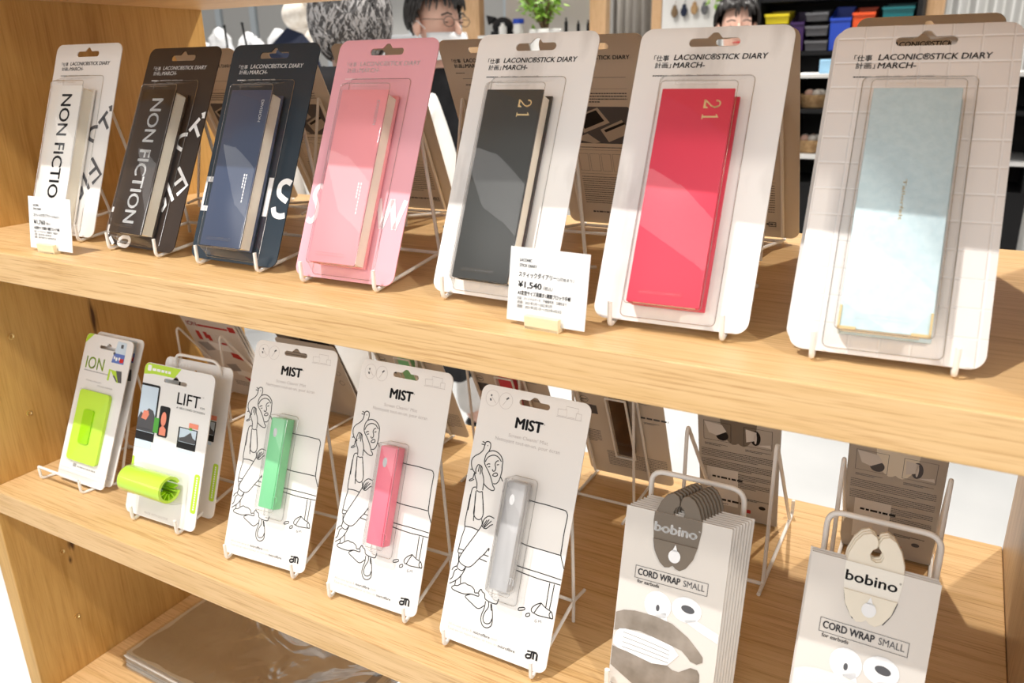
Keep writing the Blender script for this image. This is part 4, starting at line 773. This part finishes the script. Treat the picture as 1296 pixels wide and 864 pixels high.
for i, (x, z, m, n) in enumerate(((-.730, .492, 'stem', 'olive'), (-.666, .494, 'dkblue', 'dark blue'), (-.598, .505, 'basket', 'tan'), (-.530, .502, 'grey', 'grey'))):
    o = MB().tube([(x, 4.975, z + .05), (x, 5.003, z + .07)], .0015, 6).ball((x, 4.975, z), .030, 2, (.8, .35, 1.1)).ball((x, 4.975, z + .032), .016, 1, (1, .4, 1)).build('hanging_pouch', M[m], smooth=True); tag(o, 'small %s pouch hanging on the white wall board' % n, 'pouch', 'pouches on the wall board')

# wood framed wall shelf with goods
fs = thing('wall_shelf', 'wood framed white wall shelf holding a black hat, jars and bottles', 'shelf', (0, 0, 0))
for x0, x1 in ((-1.512, -1.395), (-.728, -.637)): MB().box(x0, x1, 3.6, 3.66, FLOOR, .95, .004).build('wooden_upright', M['postwood'], fs)
MB().box(-1.395, -.728, 3.9, 3.92, FLOOR, .95).build('white_back_panel', M['offwhite'], fs); MB().box(-1.395, -.728, 3.58, 3.92, .318, .342).build('shelf_plank', M['offwhite'], fs); MB().box(-1.395, -.728, 3.58, 3.92, .70, .72).build('shelf_plank', M['postwood'], fs); MB().box(-1.395, -.728, 3.58, 3.92, .0, .02).build('shelf_plank', M['offwhite'], fs)
tag(MB().tube([(-2.1, 3.6, .352), (-1.515, 3.6, .352)], .014, 10).tube([(-2.1, 3.6, .352), (-2.1, 3.6, FLOOR)], .014, 10).build('metal_rail', M['silver']), 'grey metal rail left of the wood framed shelf', 'rail')
h = MB().ball((-1.290, 3.68, .390), .062, 3, (1, .8, .80)).add([(-1.372, 3.66, .398), (-1.325, 3.66, .44), (-1.325, 3.70, .425), (-1.385, 3.66, .452), (-1.385, 3.68, .448)], [(0, 1, 3), (1, 2, 4, 3), (2, 0, 4), (0, 3, 4), (0, 2, 1)]).box(-1.335, -1.245, 3.62, 3.74, .342, .365, .005).build('black_hat', M['blackcloth'], smooth=True); tag(h, 'black cap with a raised point on the wood framed shelf', 'hat')
def bottle(x, y, z, r, hh, m, name, label, gr=None):
    o = MB().lathe([(r * .9, 0), (r, .004), (r, hh * .68), (r * .5, hh * .8), (r * .45, hh), (r * .40, hh)], (x, y, z), 14).build(name, M[m], smooth=True); return tag(o, label, 'bottle', gr)
bottle(-1.2450, 3.60, .342, .022, .062, 'offwhite', 'white_bottle', 'short white bottle standing before the black cap')
j = thing('jar', 'white jar with a blue lid right of the black cap', 'jar', (-1.157, 3.62, .342)); MB().lathe([(.026, 0), (.029, .004), (.029, .052), (.026, .056)], n=18).build('jar_body', M['offwhite'], j, smooth=True); MB().lathe([(.030, .056), (.031, .058), (.031, .078), (.028, .081)], n=18).build('jar_lid', M['blue'], j, smooth=True)
for x, hh, n in ((-.870, .075, 'left of the three thin dark bottles under the plant'), (-.799, .058, 'shortest thin dark bottle under the plant'), (-.742, .060, 'thin dark bottle next to the right wooden upright')): bottle(x, 3.62, .342, .009, hh, 'blackm', 'dark_bottle', n, 'thin dark bottles on the wood framed shelf')

def plant(x, y, z, R, H, nleaf, label, seed, pot=True):
    root = thing('potted_plant', label, 'plant', (x, y, z)); rr = random.Random(seed); st = MB(); lf = MB()
    if pot: MB().lathe([(.055, 0), (.075, .01), (.085, .11), (.080, .115), (.070, .10)], n=20).build('plant_pot', M['offwhite'], root, smooth=True)
    tips = []
    for b in range(12):
        a = rr.uniform(0, 6.28); q = rr.uniform(.2, 1) * R; pts = [Vector((0, 0, .08)), Vector((.25 * q * math.cos(a), .25 * q * math.sin(a), .08 + H * .35)), Vector((.65 * q * math.cos(a + .2), .65 * q * math.sin(a + .2), .08 + H * rr.uniform(.5, .8))), Vector((q * math.cos(a + .3), q * math.sin(a + .3), .08 + H * rr.uniform(.6, 1)))]
        st.tube(pts, [.005, .004, .003, .0015], 6); tips.append(pts)
    for i in range(nleaf):
        P = rr.choice(tips); t = rr.uniform(.8, 3); k = int(min(2, t)); c = P[k].lerp(P[k + 1], t - k) + Vector((rr.uniform(-1, 1), rr.uniform(-1, 1), rr.uniform(-1, .6))) * .04
        d = Vector((rr.uniform(-1, 1), rr.uniform(-1, 1), rr.uniform(-.9, .4))).normalized(); s = d.cross(Vector((0, 0, 1))).normalized(); L_ = rr.uniform(.035, .06); n_ = d.cross(s) * .004
        lf.add([c, c + d * L_ * .35 + s * L_ * .24 + n_, c + d * L_ * .75 + s * L_ * .16, c + d * L_, c + d * L_ * .75 - s * L_ * .16, c + d * L_ * .35 - s * L_ * .24 + n_, c + d * L_ * .5 - n_], [(0, 1, 6), (1, 2, 6), (2, 3, 6), (3, 4, 6), (4, 5, 6), (5, 0, 6)])
    st.build('stems', M['stem'], root, smooth=True); o = lf.build('leaves', M['leaf'], root); o['kind'] = 'stuff'; return root
ps = tag(MB().box(-1.02, -.74, 3.26, 3.54, FLOOR, .24, .006).build('plant_stand', M['offwhite']), 'white block stand carrying the green potted plant', 'stand')
plant(-.88, 3.40, .24, .24, .30, 260, 'green leafy potted plant before the wood framed shelf', 3)
ps = tag(MB().box(-.36, -.06, 4.46, 4.76, FLOOR, .22, .006).build('plant_stand', M['offwhite']), 'white block stand under the far bright plant', 'stand')
plant(-.22, 4.6, .22, .22, .34, 300, 'bright green plant left of the black bin rack', 8)

# black rack with plastic bins
rk = thing('bin_rack', 'black storage rack filled with coloured plastic bins', 'rack', (0, 0, 0))
MB().box(.06, .81, 4.10, 4.12, FLOOR, .62).build('back_panel', M['blackm'], rk)
for x in (.06, .79): MB().box(x, x + .02, 3.86, 4.10, FLOOR, .62).build('side_post', M['blackm'], rk)
for z in (-1.1, -.6, -.2, .205, .455): MB().box(.08, .79, 3.87, 4.10, z, z + .018).build('rack_shelf', M['blackm'], rk)
def bin_(x0, x1, z0, z1, m, label):
    y0, y1, t = 3.90, 4.06, .004; e = .10 * (x1 - x0); lipz = z0 + (z1 - z0) * .72
    V = [(x0 + e * .3, y0 + .01, z0), (x1 - e * .3, y0 + .01, z0), (x1 - e * .3, y1, z0), (x0 + e * .3, y1, z0), (x0, y0, lipz), (x1, y0, lipz), (x1, y1, z1), (x0, y1, z1)]
    I = [(x0 + t + e * .3, y0 + .01 + t, z0 + t), (x1 - t - e * .3, y0 + .01 + t, z0 + t), (x1 - t - e * .3, y1 - t, z0 + t), (x0 + t + e * .3, y1 - t, z0 + t), (x0 + t, y0 + t, lipz), (x1 - t, y0 + t, lipz), (x1 - t, y1 - t, z1), (x0 + t, y1 - t, z1)]
    F = [(0, 3, 2, 1)] + [(i, (i + 1) % 4, 4 + (i + 1) % 4, 4 + i) for i in range(4)]; G = [tuple(8 + q for q in reversed(g)) for g in F]; Rm = [(4 + i, 4 + (i + 1) % 4, 12 + (i + 1) % 4, 12 + i) for i in range(4)]
    mb = MB().add(V + I, F + G + Rm); mb.box(x0 - .002, x1 + .002, y0 - .004, y0 + .002, lipz - .012, lipz)
    return tag(mb.build('plastic_bin', M[m]), label, 'bin', 'plastic bins in the black rack')
for a in ((.100, .214, .355, .420, 'yellow', 'yellow plastic bin at the top left of the black rack'), (.228, .290, .228, .412, 'purple', 'tall dark purple bin beside the grey bins'), (.296, .398, .362, .416, 'grey', 'upper grey bin of the three grey bins'), (.300, .402, .295, .357, 'grey', 'middle grey bin of the three grey bins'), (.303, .406, .226, .290, 'grey', 'lowest grey bin of the three grey bins'),
          (.412, .505, .226, .428, 'blue', 'tall blue bin right of the grey bins'), (.512, .610, .320, .420, 'orange', 'orange red bin right of the tall blue bin'), (.512, .570, .226, .310, 'orange', 'small orange red bin under the larger orange one'), (.640, .775, .360, .432, 'teal', 'teal bin at the right end of the black rack')): bin_(*a)

# low display counter seen between the red and the pale blue diary
ct = thing('display_counter', 'white topped dark display counter with baskets seen between the red and pale blue diary', 'counter', (0, 0, 0))
for z in (.115, -.02, -.20): MB().box(.40, 1.30, 3.02, 3.40, z, z + .016, .002).build('counter_board', M['offwhite'] if z != -.02 else M['blackm'], ct)
MB().box(.40, 1.30, 3.38, 3.40, FLOOR, .115).build('counter_back', M['blackm'], ct); MB().box(.40, 1.30, 3.06, 3.38, FLOOR, -.30).build('counter_base', M['blackm'], ct)
for x in (.40, 1.28): MB().box(x, x + .02, 3.04, 3.38, -.30, .115).build('counter_side', M['blackm'], ct)
o = MB().box(.516, .560, 3.06, 3.09, .131, .185, .004).build('blue_box', M['screenblue']); tag(o, 'pale blue box standing on the display counter', 'box')
for (x, z, n) in ((.500, -.004, 'upper'), (.500, -.184, 'lower')):
    b = thing('woven_basket', '%s brown woven basket in the display counter' % n, 'basket', (x, 3.12, z), group='woven baskets in the counter')
    MB().lathe([(.040, 0), (.048, .004), (.060, .050), (.063, .054), (.058, .054), (.044, .008)], n=24).build('basket_wall', M['basket'], b, smooth=True)
    for i in range(5): MB().ball((.026 * math.cos(i * 1.3), .026 * math.sin(i * 1.3), .058), .019, 2, (1, 1, .9)).build('bread_roll', M['skin'] if i % 2 else M['fur'], b, smooth=True)

# bagged goods, dark wedge bag and cream plush on the left
tb = thing('goods_table', 'white table carrying the bagged goods at the left', 'table', (0, 0, 0)); MB().box(-2.25, -1.30, 2.05, 2.75, .150, .175, .003).build('table_top', M['offwhite'], tb)
for x in (-2.22, -1.36):
    for y in (2.08, 2.69): MB().box(x, x + .03, y, y + .03, FLOOR, .150).build('table_leg', M['offwhite'], tb)
rr = random.Random(11)
for i, (x, y, hh) in enumerate(((-2.02, 2.22, .12), (-1.90, 2.20, .17), (-1.79, 2.26, .14), (-1.69, 2.20, .13), (-1.60, 2.26, .16), (-1.95, 2.42, .16), (-1.72, 2.42, .15))):
    bm = bmesh.new(); bmesh.ops.create_icosphere(bm, subdivisions=3, radius=1)
    for v in bm.verts:
        q = v.co.copy(); s = 1 + .16 * math.sin(7 * q.x + i) * math.sin(6 * q.z + 2 * i) + .10 * math.sin(13 * q.y + 9 * q.z)
        up = max(0, q.z); v.co = Vector((x + q.x * .060 * s * (1 - .22 * up), y + q.y * .045 * s, .176 + (q.z + 1) * .5 * hh * (1 + .12 * s)))
    o = MB().bm(bm).build('white_film_bag', M['bag'], smooth=True); tag(o, ['leftmost white film bag on the goods table', 'tall white film bag beside the oak panel', 'squat white film bag behind the black diary', 'white film bag left of the thin black rod', 'white film bag at the foot of the black rod', 'white film bag in the back row, left', 'white film bag in the back row, right'][i], 'bag', 'white film bags on the goods table')
for (a, b, n) in (((-1.640, 2.12, .175), (-1.665, 2.12, .372), 'longer thin black rod above the white bags'), ((-1.765, 2.12, .175), (-1.772, 2.12, .365), 'short thin black rod among the white bags')):
    tag(MB().tube([a, b], .0045, 8).ball(b, .007, 1).build('black_rod', M['blackm'], smooth=True), n, 'rod')
o = MB().add([(-1.56, 2.12, .176), (-1.35, 2.12, .176), (-1.35, 2.24, .176), (-1.56, 2.24, .176), (-1.545, 2.14, .275), (-1.365, 2.14, .280), (-1.462, 2.17, .350), (-1.395, 2.19, .325), (-1.365, 2.22, .270), (-1.545, 2.22, .265)],
    [(0, 3, 2, 1), (0, 1, 5, 7, 6, 4), (3, 9, 8, 2), (0, 4, 9, 3), (1, 2, 8, 5), (4, 6, 9), (6, 7, 8, 9), (5, 8, 7)]).build('dark_wedge_bag', M['dkblue']); tag(o, 'midnight blue wedge shaped bag left of the grey haired person', 'bag')
pl = thing('cream_plush', 'cream fluffy plush behind the midnight blue wedge bag', 'plush', (-1.70, 2.5, .176))
MB().ball((0, 0, .10), .085, 3, (1, .9, 1.2)).build('plush_body', M['fur'], pl, smooth=True); MB().ball((.0, -.01, .245), .068, 3).ball((-.055, 0, .30), .024, 2).ball((.055, 0, .30), .024, 2).build('plush_head', M['fur'], pl, smooth=True)
for s in (-1, 1): MB().ball((s * .085, -.02, .13), .034, 2, (1, 1, 1.5)).build('plush_arm', M['fur'], pl, smooth=True)
tag(MB().box(-.57, -.33, 1.66, 1.78, -.86, -.60, .02).tube([(-.52, 1.72, -.61), (-.51, 1.72, -.43), (-.47, 1.72, -.40), (-.43, 1.72, -.43), (-.41, 1.72, -.61)], .008, 8, .03).build('black_tote', M['blackcloth'], smooth=True), 'black tote bag hanging from the hand of the masked person', 'bag')

# ------------------------------------------------------------------ people
def skin_mesh(name, chains, m, root, parent, sub=2):
    """chains: list of lists of (key, (x,y,z), (rx,ry)); shared keys join"""
    bm = bmesh.new(); lay = bm.verts.layers.skin.verify(); D_ = {}
    for ch in chains:
        prev = None
        for key, co, r in ch:
            if key not in D_:
                v = bm.verts.new(co); v[lay].radius = r if isinstance(r, tuple) else (r, r); D_[key] = v
            v = D_[key]
            if prev is not None and bm.edges.get((prev, v)) is None: bm.edges.new((prev, v))
            prev = v
    D_[root][lay].use_root = True
    me = bpy.data.meshes.new(name); bm.to_mesh(me); bm.free(); me.materials.append(m)
    o = bpy.data.objects.new(name, me); link(o, parent)
    s = o.modifiers.new('skin', 'SKIN'); s.use_smooth_shade = True; u = o.modifiers.new('sub', 'SUBSURF'); u.levels = sub; u.render_levels = sub
    return o
def person(x, y, headz, turn, label, top, legs, hair, hair2=None, mask=False, glasses=False, curly=False, nod=0, nstr=500, seed=1, lowhair=False):
    k = (headz - FLOOR) / 1.555
    R = thing('person', label, 'person', (x, y, FLOOR), (0, 0, turn)); R.scale = (k, k, k)
    A = [[('p', (0, 0, .93), (.13, .10)), ('s', (0, .01, 1.12), (.115, .088)), ('c', (0, .01, 1.28), (.14, .10)), ('n0', (0, .012, 1.40), (.066, .06)), ('n', (0, .006, 1.45), (.052, .052)), ('j', (0, -.014, 1.492), (.056, .064)), ('h', (0, -.004, 1.550), (.074, .092)), ('t', (0, .004, 1.612), (.062, .078)), ('tt', (0, .004, 1.650), (.034, .044))]]
    for s in (-1, 1):
        A.append([('c', (0, 0, 0), 0), ('sh%d' % s, (s * .155, .012, 1.355), .052), ('el%d' % s, (s * .205, .035, 1.09), .040), ('wr%d' % s, (s * .195, -.075, .885), (.026, .020)), ('pa%d' % s, (s * .190, -.105, .825), (.034, .016))])
        for f in range(4):
            fx = s * (.190 + (f - 1.5) * .019); L_ = (.058, .068, .064, .050)[f]
            A.append([('pa%d' % s, (0, 0, 0), 0), ('k%d%d' % (s, f), (fx, -.118, .785), .0095), ('m%d%d' % (s, f), (fx, -.124, .785 - L_ * .5), .0088), ('e%d%d' % (s, f), (fx, -.116, .785 - L_), .0075)])
        A.append([('wr%d' % s, (0, 0, 0), 0), ('th0%d' % s, (s * .168, -.105, .850), .0110), ('th1%d' % s, (s * .152, -.125, .815), .0100), ('th2%d' % s, (s * .150, -.135, .785), .0085)])
        A.append([('p', (0, 0, 0), 0), ('hi%d' % s, (s * .088, .0, .87), .080), ('kn%d' % s, (s * .095, -.012, .49), .054), ('an%d' % s, (s * .098, .015, .09), .036), ('to%d' % s, (s * .102, -.130, .035), (.040, .028))])
    skin_mesh('body', A, M['skin'], 'p', R)
    B = [[('p', (0, 0, .84), (.165, .135)), ('s', (0, .01, 1.10), (.148, .118)), ('c', (0, .01, 1.28), (.165, .125)), ('n0', (0, .012, 1.385), (.088, .082)), ('n', (0, .014, 1.420), (.070, .070))]]
    for s in (-1, 1): B.append([('c', (0, 0, 0), 0), ('a%d' % s, (s * .165, .012, 1.350), .072), ('b%d' % s, (s * .212, .035, 1.09), .056), ('d%d' % s, (s * .200, -.065, .905), .042)])
    skin_mesh('jacket', B, M[top], 'p', R)
    G = [[('p', (0, 0, .93), (.140, .110)), ('q', (0, 0, .86), (.135, .110))]]
    for s in (-1, 1): G.append([('q', (0, 0, 0), 0), ('hi%d' % s, (s * .090, .0, .80), .094), ('kn%d' % s, (s * .096, -.012, .49), .072), ('an%d' % s, (s * .099, .015, .07), .062)])
    skin_mesh('trousers', G, M[legs], 'p', R)
    for s in (-1, 1): MB().ball((s * .102, -.065, .035), .05, 2, (.95, 2.3, .75)).build('shoe', M['blackm'], R, smooth=True)
    hd = bpy.data.objects.new('head_features', None)
    # ears, nose, eyes
    for s in (-1, 1):
        MB().ball((s * .079, .010, 1.540), .026, 2, (.42, .75, 1.25)).ball((s * .084, .012, 1.545), .012, 1, (.5, .8, 1.2)).build('ear', M['skin'], R, smooth=True)
        MB().ball((s * .031, -.084, 1.550), .0125, 2, (1, .6, .8)).build('eyelid', M['skin'], R, smooth=True); MB().ball((s * .031, -.0875, 1.5485), .0095, 2, (1, .55, .30)).build('eye', M['blackm'], R, smooth=True)
        MB().tube([(s * .015, -.098, 1.572), (s * .032, -.099, 1.577), (s * .050, -.088, 1.570)], .0030, 6).build('eyebrow', M['hairb'], R, smooth=True)
    MB().tube([(0, -.093, 1.560), (0, -.110, 1.530), (0, -.113, 1.518), (0, -.098, 1.510)], [.006, .009, .012, .008], 10).build('nose', M['skin'], R, smooth=True)
    MB().tube([(-.022, -.090, 1.485), (0, -.098, 1.487), (.022, -.090, 1.485)], [.002, .005, .002], 8).build('mouth', M['redp'], R, smooth=True)
    if mask:
        V = []; F = []
        for i in range(13):
            a = -1.35 + 2.7 * i / 12
            for jj in range(7):
                t = jj / 6; z = 1.440 + .078 * t - .018 * abs(a) * (1 - t) * .5; rad = .100 + .020 * math.sin(math.pi * t) * math.cos(a)
                V.append((.078 * math.sin(a) / math.sin(1.35) * (1 if abs(a) < 1.36 else 1), -.012 - rad * math.cos(a * .95), z))
        for i in range(12):
            for jj in range(6): a = i * 7 + jj; F.append((a, a + 7, a + 8, a + 1))
        q = MB().add(V, F).build('face_mask', M['mask'], R, smooth=True); so = q.modifiers.new('solid', 'SOLIDIFY'); so.thickness = .003
        for s in (-1, 1): MB().tube([(s * .078, -.035, 1.530), (s * .086, -.005, 1.556), (s * .088, .022, 1.552), (s * .084, .018, 1.520), (s * .078, -.030, 1.468)], .0016, 6).build('ear_loop', M['mask'], R, smooth=True)
    if glasses:
        g = MB()
        for s in (-1, 1):
            g.tube([(s * .033 + .022 * math.cos(a * .5236), -.106, 1.550 + .016 * math.sin(a * .5236)) for a in range(13)], .0013, 6); g.tube([(s * .055, -.104, 1.556), (s * .082, -.04, 1.560), (s * .086, .012, 1.556)], .0013, 6)
        g.tube([(-.011, -.106, 1.556), (.011, -.106, 1.556)], .0013, 6).build('glasses', M['lensm'], R, smooth=True)
    # hair cap and strands
    rr = random.Random(seed); bm = bmesh.new(); bmesh.ops.create_icosphere(bm, subdivisions=4, radius=1); kill = []
    for v in bm.verts:
        q = v.co.copy()
        face = q.y < -.25 and q.z < .42 - .15 * abs(q.x)
        low = q.z < (-.95 if lowhair else -.62) + .25 * (q.y < .1) * 1
        side = abs(q.x) > .75 and q.z < -.15 and q.y < .15
        if face or low or side: kill.append(v)
        n_ = 1 + .05 * math.sin(11 * q.x + seed) * math.sin(9 * q.z) + .03 * math.sin(23 * q.y)
        v.co = Vector((q.x * .093 * n_, .010 + q.y * .112 * n_, 1.580 + q.z * .108 * n_))
    bmesh.ops.delete(bm, geom=kill, context='VERTS'); hc = MB().bm(bm).build('hair_cap', M[hair], R, smooth=True); so = hc.modifiers.new('solid', 'SOLIDIFY'); so.thickness = .006
    for mname, frac in ((hair, .5), (hair2 or hair, .5)):
        mb = MB()
        for i in range(int(nstr * frac)):
            th = rr.uniform(0, 6.28); ph = math.acos(rr.uniform(-.85 if lowhair else -.45, 1)); q = Vector((math.sin(ph) * math.cos(th), math.sin(ph) * math.sin(th), math.cos(ph)))
            if q.y < -.2 and q.z < .40: continue
            if abs(q.x) > .78 and q.z < -.1 and q.y < .1: continue
            pts = []; tang = Vector((q.x, q.y + .15, -1.1 * q.z - .4)); tang = (tang - q * tang.dot(q)).normalized(); side = q.cross(tang)
            for s_ in range(9 if curly else 6):
                w2 = (math.sin(s_ * .8 + 3 * q.x + 2 * q.z) * .10 + .02 * math.sin(i) if curly else .015 * math.sin(s_ + i))
                d = (q + tang * s_ * .085 + side * w2).normalized(); rad = 1.02 + (.035 * math.sin(s_ * .7 + i * 1.7) if curly else .012)
                pts.append((d.x * .094 * rad, .010 + d.y * .113 * rad, 1.580 + d.z * .109 * rad))
            mb.tube(pts, [.0020, .0030, .0034, .0034, .0034, .0032, .0028, .0020, .0008] if curly else [.0022, .0036, .0040, .0036, .0028, .0010], 4)
        o = mb.build('hair_strands', M[mname], R, smooth=True); o['kind'] = 'stuff'
    bpy.data.objects.remove(hd); return R
p1_ = person(-.214, 1.078, .272, math.radians(222), 'person with curly grey hair seen from behind, black collar over a white coat', 'cloth_white', 'cloth_white', 'hairg', 'hairl', curly=True, nstr=2200, seed=3, lowhair=True)
MB().tube([(.078 * math.cos(a * .4488), .078 * math.sin(a * .4488), 1.432 + .006 * math.sin(a)) for a in range(15)], .036, 10).tube([(-.05, .06, 1.43), (-.09, .10, 1.36)], [.034, .020], 10).build('scarf', M['blackcloth'], p1_, smooth=True, label='black scarf')
person(-.552, 1.936, .330, math.radians(72), 'black haired person in glasses and a white face mask, turned to the right', 'blackcloth', 'cloth_white', 'hairb', mask=True, glasses=True, nstr=500, seed=5)
person(-2.10, 6.35, .44, math.radians(75), 'distant black haired person with bare face, left of two far heads', 'cloth_white', 'blackcloth', 'hairb', nstr=120, seed=6)
person(-1.70, 5.75, .345, math.radians(200), 'distant person with dark grey hair seen from behind, right of two far heads', 'blackcloth', 'blackcloth', 'hairb', 'hairg', nstr=160, seed=7)
person(.114, 3.30, .330, math.radians(20), 'black haired person behind the red diary, forehead just showing', 'cloth_white', 'blackcloth', 'hairb', nstr=200, seed=8)
